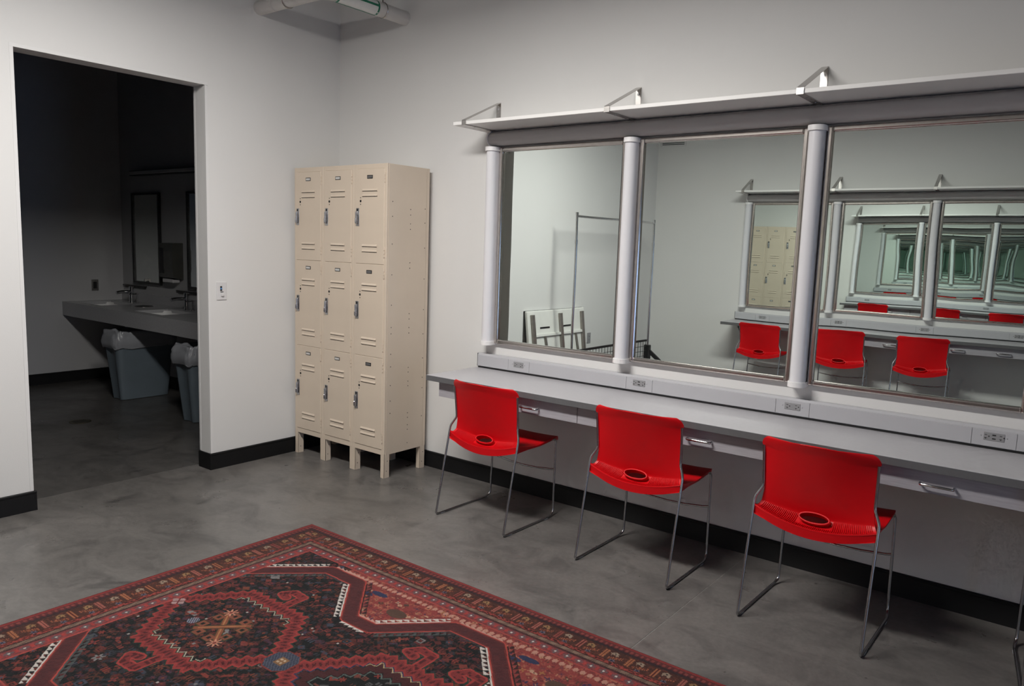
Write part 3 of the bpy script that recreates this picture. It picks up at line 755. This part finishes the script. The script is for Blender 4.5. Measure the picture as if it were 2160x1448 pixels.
for (x, lab) in ((-3.315, 'black chrome faucet at the far washroom basin'), (-2.27, 'black chrome faucet at the nearer washroom basin')):
    f = thing('faucet', lab, 'faucet', (x, .085, VZ), group='washroom faucets')
    m = MB(); m.cyl((0, 0, 0), 'z', .028, .012, 18); m.cyl((0, 0, .012), 'z', .023, .125, 18); m.build('column', 'chrome', f)
    m = MB(); m.tube([(0, 0, .105), (0, -.10, .108), (0, -.15, .10)], .016, 12); m.build('spout', 'chrome', f)
    m = MB(); m.cyl((0, 0, .137), 'z', .023, .022, 18); m.tube([(0, 0, .15), (.05, .0, .156)], .005, 8); m.build('lever', 'chrome', f)
    s_ = thing('soap_pump', 'chrome soap pump beside the %s faucet' % ('far' if x < -3 else 'nearer'), 'soap dispenser', (x+.10, .09, VZ), group='soap pumps')
    m = MB(); m.cyl((0, 0, 0), 'z', .018, .008, 16); m.cyl((0, 0, .008), 'z', .010, .075, 12); m.build('stem', 'chrome', s_)
    m = MB(); m.cyl((0, 0, .083), 'z', .013, .016, 14); m.tube([(0, 0, .09), (0, -.08, .088)], .006, 8); m.build('nozzle', 'chrome', s_)
for (x0, lab) in ((-3.43, 'narrow framed mirror over the far washroom basin'), (-2.385, 'narrow framed mirror half hidden behind the doorway jamb')):
    f = thing('washroom_mirror', lab, 'mirror', (x0, BY, 1.0), group='washroom mirrors')
    wd, hh = .54, .905
    for a, b in (((0, 0), (.022, hh)), ((wd-.022, 0), (wd, hh)), ((.02, 0), (wd-.02, .022)), ((.02, hh-.022), (wd-.02, hh))):
        MB().box((a[0], -.03, a[1]), (b[0], -.001, b[1]), .003).build('frame_bar', 'plate_dark', f)
    MB().box((.01, -.016, .01), (wd-.01, -.001, hh-.01)).build('glass', 'bath_mirror', f)
for x0, x1, lab in ((-3.66, -3.20, 'thin dark ledge under the far washroom mirror'), (-2.60, -2.05, 'thin dark ledge under the second washroom mirror')):
    f = thing('ledge_shelf', lab, 'shelf', (x0, BY, .965), group='washroom ledges')
    MB().box((0, -.028, 0), (x1-x0, -.001, .009), .002).build('plate', 'plate_dark', f)
    MB().box((.02, -.012, -.02), (x1-x0-.02, -.001, 0), .001).build('wall_strip', 'plate_dark', f)
f = thing('towel_dispenser', 'dark paper towel dispenser between the two washroom mirrors', 'dispenser', (-2.755, BY, 1.075))
m = MB(); m.prism([(-.001, 0), (-.10, .02), (-.112, .10), (-.112, .27), (-.10, .345), (-.001, .35)], 'x', 0, .255); m.build('case', 'dispenser', f)
m = MB(); m.box((.257, -.10, .03), (.2575, -.02, .34)); m.build('side_plate', 'dispenser', f)
m = MB(); m.box((.03, -.09, -.028), (.22, -.02, .006), .004); m.build('paper_towel', 'plastic_white', f)
m = MB(); m.box((.02, -.116, .06), (.10, -.108, .30), .004); m.build('window', 'black_plastic', f)
f = thing('washroom_light', 'unlit long light bar above the washroom mirrors', 'lamp', (-3.37, BY, 2.07))
MB().box((0, -.07, 0), (2.3, -.001, .05), .008, 2).build('housing', 'plate_dark', f)
MB().box((.03, -.085, .008), (2.27, -.07, .042), .006, 2).build('diffuser', 'light_bar', f)
# waste bins with liners
def bin_(x, y, label, rz=0):
    f = thing('waste_bin', label, 'bin', (x, y, 0), rz, 'washroom waste bins')
    W1, L1, W2, L2, HH = .098, .222, .140, .278, .56
    def shell(a, b):
        q = 2*PI*a; e = .28
        sx = math.copysign(abs(math.cos(q))**e, math.cos(q)); sy = math.copysign(abs(math.sin(q))**e, math.sin(q))
        wx, ly = W1+(W2-W1)*b, L1+(L2-L1)*b
        # vertical flutes pressed into the narrow ends
        px, py = sx*wx, sy*ly
        if abs(px) < wx*.55: py -= math.copysign(.020*(1-(px/(wx*.55))**4), py)*(1-.55*smooth01((b-.75)/.2))
        return Vector((px, py, .004+HH*b))
    m = MB(); V = m.grid(shell, 72, 12, closed_u=True); m.bm.faces.new([V[i][0] for i in range(72)][::-1]); m.build('tub', 'bin_blue', f, angle=55)
    m = MB(); m.tube([shell(i/72, 1)+Vector((0, 0, .0)) for i in range(72)], .009, 6, closed=True); m.build('rim', 'bin_blue', f)
    for sy in (-1, 1):
        for sx in (-1, 1):
            m = MB(); m.box((sx*.06-.012, sy*.19-.012, 0), (sx*.06+.012, sy*.19+.012, .008), .002); m.build('foot', 'black_plastic', f)
    def liner(a, b):                            # crumpled bag folded over the rim
        p = shell(a, 1.0); out = Vector((p.x, p.y, 0)).normalized()
        k = mnoise.noise(Vector((math.cos(2*PI*a)*3+x*3, math.sin(2*PI*a)*5, b*4)))
        k2 = mnoise.noise(Vector((math.cos(2*PI*a)*9, math.sin(2*PI*a)*11+x, b*7)))
        if b < .45:
            z = p.z-.085+.10*(b/.45); r = .013+.012*math.sin(b/.45*PI)+.007*k
        else:
            s = (b-.45)/.55; z = p.z+.015+.050*math.sin(s*PI*.9)+.03*k*s; r = .012-.05*s+.016*k
        return Vector((p.x, p.y, 0))+out*(r+.006*k2)+Vector((0, 0, z+.010*k2))
    m = MB(); m.grid(liner, 72, 14, closed_u=True); m.build('bag_liner', 'bag', f, recalc=False, angle=30)
    m = MB(); m.tube([shell(i/72, .86)*1.0+Vector((0, 0, .012*math.sin(i*.5)))+Vector((shell(i/72, .86).x, shell(i/72, .86).y, 0)).normalized()*.012 for i in range(72)], .010, 6, closed=True); m.build('bag_hem', 'bag', f)
bin_(-2.545, -.225, 'blue-grey waste bin with clear bag under the middle of the vanity')
bin_(-1.315, -.235, 'blue-grey waste bin with clear bag beside the doorway jamb')
f = thing('floor_drain', 'round brass floor drain in the washroom floor', 'drain', (-1.885, -1.045, 0))
m = MB(); m.tube([(0, 0, .0), (0, 0, .0025)], .078, 28); m.build('ring', 'drain', f)
for k in range(7):
    MB().box((-.055, -.048+k*.015, .0022), (.055, -.043+k*.015, .0032)).build('slot', 'black_plastic', f)

# ================================================================== patterned rug (woven colours computed knot by knot)
def make_rug():
    LA, LBB, st = 2.85, 1.83, .003
    na, nb = int(LA/st)+1, int(LBB/st)+1
    A, B = np.meshgrid(np.linspace(0, LA, na), np.linspace(0, LBB, nb), indexing='ij')
    rng = np.random.default_rng(3)
    C = np.zeros((na, nb, 3), np.float32)
    def c(*v): return np.array(v, np.float32)
    def srgb(r, g, b): 
        v = np.array([r, g, b], np.float32)/255; return np.where(v <= .04045, v/12.92, ((v+.055)/1.055)**2.4).astype(np.float32)
    RED, PINK, DRED = srgb(176, 52, 48), srgb(186, 78, 74), srgb(112, 22, 24)
    MAR, BLK, BRN = srgb(92, 40, 42), srgb(24, 27, 28), srgb(74, 42, 30)
    CRM, WHT, TAN = srgb(190, 160, 130), srgb(214, 205, 196), srgb(150, 112, 72)
    ORG, BLU, GRN, RST = srgb(184, 92, 52), srgb(48, 54, 88), srgb(38, 60, 50), srgb(132, 50, 40)
    GRY, PUR = srgb(96, 98, 102), srgb(74, 46, 62)
    def put(mask, colr): C[mask] = colr
    def hashn(ia, ib, k): 
        h = (ia.astype(np.int64)*374761393+ib.astype(np.int64)*668265263+k*974634777) & 0x7fffffff
        h = (h ^ (h >> 13))*1274126177 & 0x7fffffff
        return ((h ^ (h >> 16)) & 0xffff)/65535.
    def poly(pts, a=A, b=B):
        ins = np.zeros(a.shape, bool); n = len(pts)
        for i in range(n):
            x0, y0 = pts[i]; x1, y1 = pts[(i+1) % n]
            if y0 == y1: continue
            cond = ((b >= y0) != (b >= y1)); xx = x0+(b-y0)*(x1-x0)/(y1-y0)
            ins ^= cond & (a < xx)
        return ins
    def pdist(pts, a=A, b=B, closed=False, square=False):
        d = np.full(a.shape, 9., np.float32); seg = list(zip(pts, pts[1:]))
        if closed: seg.append((pts[-1], pts[0]))
        for (x0, y0), (x1, y1) in seg:
            L2 = (x1-x0)**2+(y1-y0)**2+1e-12; tt = np.clip(((a-x0)*(x1-x0)+(b-y0)*(y1-y0))/L2, 0, 1)
            ea, eb = a-x0-tt*(x1-x0), b-y0-tt*(y1-y0)
            d = np.minimum(d, np.maximum(np.maximum(np.abs(ea), np.abs(eb)), (np.abs(ea)+np.abs(eb))*.72) if square else np.hypot(ea, eb))
        return d
    def motifs(mask, cell, pal, dens=.85, k0=0, size=(.32, .62)):
        """small geometric flowers scattered over a mask"""
        for layer in range(2):
            oa = layer*cell*.5; ia = np.floor((A+oa)/cell); ib = np.floor((B+oa*.7)/cell)
            ua = (A+oa)/cell-ia-.5; ub = (B+oa*.7)/cell-ib-.5
            h1, h2, h3, h4 = [hashn(ia, ib, k0+layer*10+q) for q in range(4)]
            ua = ua-(h1-.5)*.35; ub = ub-(h2-.5)*.35
            r = size[0]*.5+(size[1]-size[0])*.5*h4
            kind = np.floor(h3*6)
            ang = np.where(h2 > .5, .785, 0.)
            ra = ua*np.cos(ang)-ub*np.sin(ang); rb = ua*np.sin(ang)+ub*np.cos(ang)
            dia = (np.abs(ua)+np.abs(ub)*1.2) < r*1.25
            sq = np.maximum(np.abs(ua), np.abs(ub)) < r*.8
            bar = (np.abs(ra) < r*1.2) & (np.abs(rb) < r*.32) | (np.abs(rb+r*.4) < r*.14) & (np.abs(ra) < r*.9)
            star = (np.minimum(np.abs(ra), np.abs(rb)) < r*.28) & (np.maximum(np.abs(ra), np.abs(rb)) < r*1.15)
            flo = np.hypot(ua, ub) < r*(.72+.28*np.cos(6*np.arctan2(ub, ua)))
            comb = (np.abs(ua) < r) & (np.abs(ub) < r*.7) & (np.floor(ua*cell/.007) % 2 == 0)
            sh = np.select([kind == 0, kind == 1, kind == 2, kind == 3, kind == 4], [dia, sq, bar, star, flo], comb)
            inn = np.hypot(ua, ub) < r*.30
            hollow = (np.maximum(np.abs(ua), np.abs(ub)) < r*.5) & (kind == 1)
            pick = np.minimum((hashn(ia, ib, k0+layer*10+7)*len(pal)).astype(int), len(pal)-1)
            P = np.array(pal); colr = P[pick]
            on = mask & (hashn(ia, ib, k0+layer*10+8) < dens)
            M1 = on & sh & ~hollow; C[M1] = colr[M1]
            pick2 = np.minimum((hashn(ia, ib, k0+layer*10+9)*len(pal)).astype(int), len(pal)-1)
            M2 = on & inn & (kind != 5) & (h4 > .35); C[M2] = P[pick2][M2]
    # ---- distance from each side, border in stretched units (ends are a little wider than the sides)
    e1, e2 = .290, .240
    da = np.minimum(A, LA-A)/e1; db = np.minimum(B, LBB-B)/e2
    D = np.minimum(da, db); alongA = db < da
    S = np.where(alongA, A-LA/2, B-LBB/2)         # running coordinate
    wid = np.where(alongA, e2, e1)
    put(D < 1.0, PINK)
    put(D < .035, DRED); put((D >= .035) & (D < .085), srgb(150, 44, 42))
    dots = (np.floor(S/.011) % 2 == 0); put((D >= .085) & (D < .20), srgb(104, 40, 42)); put((D >= .11) & (D < .165) & dots, srgb(150, 66, 60)); put((D >= .165) & (D < .20) & ~dots, srgb(70, 36, 42))
    put((D >= .20) & (D < .245), srgb(58, 38, 42))
    put((D >= .245) & (D < .57), srgb(80, 44, 36))
    # main border: leaf, stag-like and feather figures at a fixed repeat
    per = .104; q = (S/per) % 1.; idx = np.floor(S/per); d = (D-.245)/.325
    ra = (q-.16)
    leaf = (np.abs(ra) < .10-.025*((d*7) % 1)) & (np.abs(ra) > .022) & (d > .12) & (d < .9) & (D < .57) & (D >= .245)
    hh = hashn(idx, idx*0+alongA, 5)
    lc = np.array([srgb(170, 92, 78), srgb(176, 104, 62), srgb(150, 70, 60)])[np.minimum((hh*3).astype(int), 2)]
    C[leaf] = lc[leaf]
    put((np.abs(ra) <= .022) & (d > .08) & (d < .92) & (D < .57) & (D >= .245), srgb(92, 20, 20))
    bird = ((np.abs(q-.50)/.17+np.abs(d-.26+.3*(q-.5))/.15) < 1) | (np.hypot((q-.62)/.06, (d-.38)/.10) < 1) | ((np.abs(q-.42) < .02) & (d > .2) & (d < .5))
    bird &= (D < .57) & (D >= .245); bc = np.where((hh > .45)[..., None], srgb(164, 138, 116), srgb(160, 118, 74)); C[bird] = bc[bird]
    put((np.hypot((q-.52)/.035, (d-.26)/.05) < 1) & (D < .57) & (D >= .245), BLK)
    fea = (np.abs((d-.60)+(q-.60)*.55) < .05) | (np.abs((d-.70)+(q-.64)*.55) < .035)
    fea &= (q > .36) & (q < .90) & (D < .57) & (D >= .245) & (np.floor(q*40) % 3 != 0); put(fea, srgb(178, 96, 58))
    flow = (np.hypot((q-.62)/.12, (d-.90)/.14) < .7+.3*np.cos(5*np.arctan2(d-.9, q-.62))) & (D < .57) & (D >= .245)
    put(flow, srgb(112, 114, 136)); put(flow & (np.hypot((q-.62)/.05, (d-.9)/.06) < 1), srgb(30, 34, 60))
    sm = (hashn(np.floor(S/.006), np.floor(D/.035), 11) > .78) & (d > 0) & (D < .57) & (D >= .245) & ~leaf & ~bird & ~flow; put(sm, srgb(104, 52, 38))
    # inner guard stripes
    z = np.abs((S/.020) % 1-.5); put((D >= .57) & (D < .66), RST); put((D >= .57) & (D < .66) & (np.abs((D-.615)/.045) < 1-2*z), srgb(168, 62, 52)); put((D >= .57) & (D < .66) & (hashn(np.floor(S/.010), np.floor(D/.02), 2) > .72), srgb(70, 34, 30))
    rope = ((S/.0085+(D-.66)*28) % 1) < .5
    put((D >= .66) & (D < .70), srgb(70, 40, 40)); put((D >= .675) & (D < .745) & rope, srgb(160, 130, 108)); put((D >= .675) & (D < .745) & ~rope, srgb(88, 62, 54))
    put((D >= .745) & (D < .79) & rope, srgb(54, 36, 38)); put((D >= .745) & (D < .79) & ~rope, srgb(98, 52, 52))
    ps_ = .052; qq = (S/ps_) % 1-.5; dd = (D-.875)*wid/ps_
    g = (D >= .79) & (D < .97)
    put(g, srgb(152, 62, 62)); put(g & (hashn(np.floor(S/.0065), np.floor(D/.025), 4) > .6), srgb(128, 54, 56))
    rr = np.hypot(qq, dd); put(g & (rr < .30), srgb(128, 72, 76)); put(g & (rr < .32) & (np.minimum(np.abs(qq), np.abs(dd)) < .05), GRY); put(g & (rr < .09), WHT)
    put(g & (np.abs(np.abs(qq)-.5) < .10) & (np.abs(dd) < .22), RED)
    put((D >= .965) & (D < 1.0), srgb(180, 66, 58))
    # ---- field (mirror symmetric across the width)
    F = D >= 1.0; mid = LBB/2; Bs = np.where(B > mid, LBB-B, B)
    put(F, BLK)
    # broad maroon ribbon
    p = .793
    top = [(.05, .76), (.285, .535), (.530, .309), (.727, .313)]
    for k in range(3): top += [(.943+k*p, .546), (1.074+k*p, .546), (1.303+k*p, .325), (1.520+k*p, .323)]
    top = [q_ for q_ in top if q_[0] < LA-.62]+[(LA-.727, .313), (LA-.53, .309), (LA-.285, .535), (LA-.05, .76)]
    dr = pdist(top, A, Bs)
    inside = poly(top+[(LA-.05, 1.2), (.05, 1.2)], A, Bs)
    notch = F & ~inside & (A > .60) & (A < LA-.60)
    put(notch, srgb(150, 56, 52))
    motifs(notch, .030, [srgb(170, 84, 66), srgb(128, 48, 46), srgb(176, 112, 84), srgb(112, 44, 48)], .8, 150, (.5, .9))
    motifs(notch, .052, [srgb(190, 110, 80), srgb(150, 60, 50), srgb(196, 150, 120), srgb(120, 60, 66), srgb(170, 110, 60), srgb(60, 48, 84), srgb(92, 60, 46)], .8, 100, (.3, .55))
    for k in range(3):                          # deep blue birds in the red notches
        a0 = .86+k*p
        put(notch & ((np.hypot((A-a0-.02)/.045, (Bs-.325)/.016) < 1) | (np.hypot((A-a0+.03)/.035, (Bs-.355)/.014) < 1)), BLU)
        put(notch & (np.hypot((A-a0-.20)/.05, (Bs-.40)/.030) < 1), srgb(92, 66, 54))
    # little scroll frieze next to the border
    fr_ = notch & (Bs < .285) & (Bs > .248); put(fr_ & ((((A/.030) % 1) < .62) & (np.abs(((A/.015) % 1)-.5)+np.abs((Bs-.267)/.018) < .9)), srgb(200, 140, 120))
    cor = F & ~inside & ~notch
    motifs(cor, .034, [srgb(72, 36, 34), srgb(62, 34, 40), srgb(84, 46, 36)], .85, 250, (.5, .9))
    motifs(cor, .058, [RST, PUR, srgb(104, 46, 44), srgb(70, 80, 100), srgb(120, 50, 40)], .85, 200)
    fld = F & inside
    motifs(fld, .034, [srgb(72, 36, 34), srgb(62, 34, 40), srgb(84, 46, 36), srgb(48, 50, 58), srgb(96, 42, 38)], .85, 350, (.5, .9))
    motifs(fld, .060, [RST, srgb(104, 44, 42), srgb(92, 40, 46), PUR, srgb(120, 60, 40), srgb(60, 64, 78), srgb(128, 52, 44), srgb(84, 44, 40), srgb(96, 38, 36)], .9, 300)
    motifs(fld, .115, [srgb(110, 46, 40), PUR, srgb(66, 70, 86), srgb(150, 70, 52), srgb(128, 124, 124)], .30, 400, (.22, .42))
    sp_ = fld & (hashn(np.floor(A/.009), np.floor(B/.009), 21) > .9975); put(sp_, srgb(176, 166, 160))
    # comb teeth along the ribbon, white outside, grey inside
    ta = np.where(((A-.63) % p) < p, A, A)
    for (x0, y0), (x1, y1) in zip(top, top[1:]):
        L = math.hypot(x1-x0, y1-y0)
        if L < .1: continue
        ux, uy = (x1-x0)/L, (y1-y0)/L; tt = (A-x0)*ux+(Bs-y0)*uy; nn = -(A-x0)*uy+(Bs-y0)*ux   # nn>0 : towards the middle
        pitch = L/max(3, round(L/.028)); u_ = (tt/pitch) % 1
        diag = abs(uy) > .3
        for sgn, colr in ((-1, WHT), (1, srgb(78, 84, 84))):
            h = sgn*nn-.037
            if diag:
                on = (tt > .01) & (tt < L-.01) & (h > 0) & (h < .027) & ((h < .006) | (h > .027-.8*.027*u_))
                cc = colr
                if sgn == 1 and uy > 0 and x0 > .6: cc = WHT
                if sgn == -1 and uy > 0 and x0 > .6: cc = srgb(60, 34, 34)
                put(F & on & (h > 0), cc)
            else:
                on = (tt > .0) & (tt < L) & (h > 0) & (h < .012*(1-u_)+.004)
                put(F & on, srgb(206, 150, 134) if sgn < 0 else (WHT if y0 > .5 else srgb(70, 60, 62)))
    rib = F & (dr < .036)
    put(rib, MAR); tex = hashn(np.floor((A+B)/.006), np.floor((A-B)/.03), 31); put(rib & (tex > .55), srgb(80, 36, 40))
    put(F & (dr >= .031) & (dr < .037), srgb(186, 62, 50))
    put(F & (dr >= .026) & (dr < .029), srgb(120, 40, 38))
    # medallions: hexagonal ring with saw edges, hooks above and below
    def saw(x, per_, amp): return amp*(np.abs((x/per_) % 1-.5)*4-1)
    for k in range(3):
        a0 = .637+k*.793; b0 = mid; odd = k == 1
        x = A-a0; y = Bs-b0; ax, ay = np.abs(x), np.abs(B-b0)
        ha, hb = (.345, .262) if not odd else (.36, .285)
        # edge function of the hexagon: sloping sides saw-toothed
        slope = (hb)/(ha-.10)
        e = np.minimum((hb-ay), ((ha-ax)*.78-(ay-.045)*.62)/1.0)
        flat = (hb-ay) < ((ha-ax)*.78-(ay-.045)*.62)
        tt_ = np.where(flat, x, .62*ax-.78*ay); sd = saw(tt_, .045, .0105)
        e = e+sd
        own = fld & (ax < ha+.06)
        put(own & (e > -.010) & (e <= -.004), GRN)
        ring = own & (e > 0) & (e < .056)
        put(own & (e > -.004) & (e <= .058), srgb(158, 46, 43)); put(own & (e > .009) & (e < .047), srgb(132, 42, 42))
        fl_ = ring & (np.abs((tt_/.0225) % 1-.5)*.0225 < .006) & (np.abs(e-.028) < .006+.006*(np.floor(tt_/.0045) % 2)); put(fl_, srgb(84, 26, 30))
        put(own & (e >= .058) & (e < .064), srgb(40, 58, 44) if not odd else BLU)
        wl = own & (e >= .064) & (e < .069) & flat | (own & (e >= .064) & (e < .069) & (ay > hb*.62)); put(wl, srgb(178, 170, 150) if not odd else srgb(190, 160, 110))
        core = own & (e >= .071)
        if odd:
            put(core, srgb(74, 34, 36)); put(core & (e > .11), BLK)
            motifs(core & (e > .12), .06, [srgb(84, 84, 86), RST, srgb(110, 60, 50)], .9, 500+k)
            grn = core & (e > .115) & (e < .122); put(grn, srgb(90, 100, 96))
        else:
            motifs(core, .045, [RST, PUR, srgb(120, 56, 40), srgb(88, 36, 40)], .55, 500+k, (.3, .6))
            # four-armed cross with hooked ends
            for (ux, uy) in ((1, 1), (1, -1), (-1, 1), (-1, -1)):
                pass
            X, Y = (x+(B-b0))*.7071, (x-(B-b0))*.7071
            for (P_, Q_) in ((X, Y), (Y, X)):
                arm = (np.abs(Q_) < .0105) & (np.abs(P_) < .108)
                def hook(off):
                    h0 = (np.abs(P_) > .060) & (np.abs(P_) < .098)
                    d1 = np.abs(np.abs(Q_)-.031)+np.abs(np.abs(P_)-.080)
                    return (d1 < .027) & ~(d1 < .011)
                hk = hook(0)
                put(core & ((np.abs(Q_) < .015) & (np.abs(P_) < .112) | (np.abs(np.abs(Q_)-.031)+np.abs(np.abs(P_)-.080) < .032)), srgb(66, 66, 40))
                put(core & hk, srgb(136, 72, 50)); put(core & arm, srgb(140, 74, 48))
                put(core & (np.abs(np.abs(Q_)-.031)+np.abs(np.abs(P_)-.080) < .010), BLK)
                put(core & (np.abs(Q_) < .003) & (np.abs(P_) < .09), srgb(176, 116, 66))
            for (sx_, sy_) in ((-.075, -.085), (.085, .085)):
                rr_ = np.hypot(x-sx_, B-b0-sy_); an = np.arctan2(B-b0-sy_, x-sx_); put(core & (rr_ < .020+.010*np.cos(8*an)), srgb(206, 136, 108)); put(core & (rr_ < .008), RST)
            rr_ = np.hypot(x+.13, B-b0-.045); put(core & (rr_ < .024) & ((np.floor(A/.006)+np.floor(B/.006)) % 2 == 0), srgb(140, 150, 172))
        # hooks at the top and bottom points of the ring
        def hookpath(hx, s_):
            P_ = [(a0+hx*s_, mid-hb+.02), (a0+(hx-.004)*s_, mid-hb-.092), (a0+(hx-.070)*s_, mid-hb-.098), (a0+(hx-.100)*s_, mid-hb-.060), (a0+(hx-.058)*s_, mid-hb-.046)]
            dh = pdist(P_, A, Bs, square=True); put(fld & (dh < .027) & (e < .0), GRN); put(fld & (dh < .0225) & (e < .004), srgb(166, 50, 46)); put(fld & (dh < .015) & (e < .004), srgb(134, 42, 42))
            put(fld & (dh < .014) & (e < .004) & (hashn(np.floor(A/.011), np.floor(B/.011), 43) > .66), srgb(88, 28, 32))
        if odd: hookpath(-.03, 1); hookpath(.20, 1)
        else: hookpath(.035, 1)
    for k in range(2):                          # blue rosettes where the medallions meet
        a0 = 1.012+k*.82; x, y = A-a0, B-mid
        r1 = np.maximum(np.abs(x), np.abs(y)*1.0); rr_ = np.abs(x)+np.abs(y)
        m_ = fld & (rr_ < .088) & (r1 < .058); put(fld & (rr_ < .094) & (r1 < .063), RST); put(m_, srgb(52, 56, 76)); put(m_ & ((np.floor(A/.007)+np.floor(B/.007)) % 2 == 0), srgb(80, 86, 102)); put(m_ & (r1 < .022), srgb(140, 100, 64)); put(m_ & (r1 < .014) & (np.minimum(np.abs(x), np.abs(y)) > .004), srgb(196, 170, 140))
    a0 = .315; x, y = A-a0, B-mid; rr_ = np.abs(x)+np.abs(y); put((rr_ < .036) & (np.abs(y) < .03), srgb(176, 140, 138)); put((rr_ < .036) & (np.minimum(np.abs(x-y), np.abs(x+y)) < .006), srgb(120, 40, 44))
    # wool variation
    C *= (.90+.20*rng.random((na, nb, 1), np.float32))
    C *= (1+.05*np.sin(B*140+3*np.sin(A*3)))[..., None]
    lum = C.mean(-1, keepdims=True); C = np.clip((C*.86+lum*.14)*.52, 0, 1)
    zt = .0075+.0008*rng.random((na, nb))
    edge = np.minimum(np.minimum(A, LA-A), np.minimum(B, LBB-B)); zt = np.where(edge < .006, .0045, zt)
    wav = .0025*np.sin(A*5.1)*np.clip(edge/.03, 0, 1)*(B > 9)
    co = np.stack([A, -B, zt+wav], -1).reshape(-1, 3)
    idx = np.arange(na*nb).reshape(na, nb)
    q = np.stack([idx[:-1, :-1], idx[:-1, 1:], idx[1:, 1:], idx[1:, :-1]], -1).reshape(-1, 4)
    # skirt down to the floor
    ringi = np.concatenate([idx[0, :-1], idx[:-1, -1], idx[-1, :0:-1], idx[:0:-1, 0]])
    low = co[ringi].copy(); low[:, 2] = .0003; n0 = len(co); nr_ = len(ringi)
    li = n0+np.arange(nr_); q2 = np.stack([ringi, li, np.roll(li, -1), np.roll(ringi, -1)], -1)
    co = np.concatenate([co, low]); q = np.concatenate([q, q2])
    me = bpy.data.meshes.new('rug')
    me.vertices.add(len(co)); me.vertices.foreach_set('co', co.astype(np.float32).ravel())
    me.loops.add(len(q)*4); me.loops.foreach_set('vertex_index', q.astype(np.int32).ravel())
    me.polygons.add(len(q)); me.polygons.foreach_set('loop_start', np.arange(0, len(q)*4, 4, dtype=np.int32))
    at = me.color_attributes.new('weave', 'FLOAT_COLOR', 'POINT')
    cc = np.ones((len(co), 4), np.float32); cc[:n0, :3] = C.reshape(-1, 3); cc[n0:, :3] = DRED
    at.data.foreach_set('color', cc.ravel())
    me.update(calc_edges=True); me.validate()
    me.materials.append(MATS['rug_wool'])
    o = bpy.data.objects.new('patterned_rug', me); col.objects.link(o); o.location = (1.262, -1.216, 0)
    tag(o, 'dark red and black oriental rug with medallions on the concrete floor', 'rug')
make_rug()
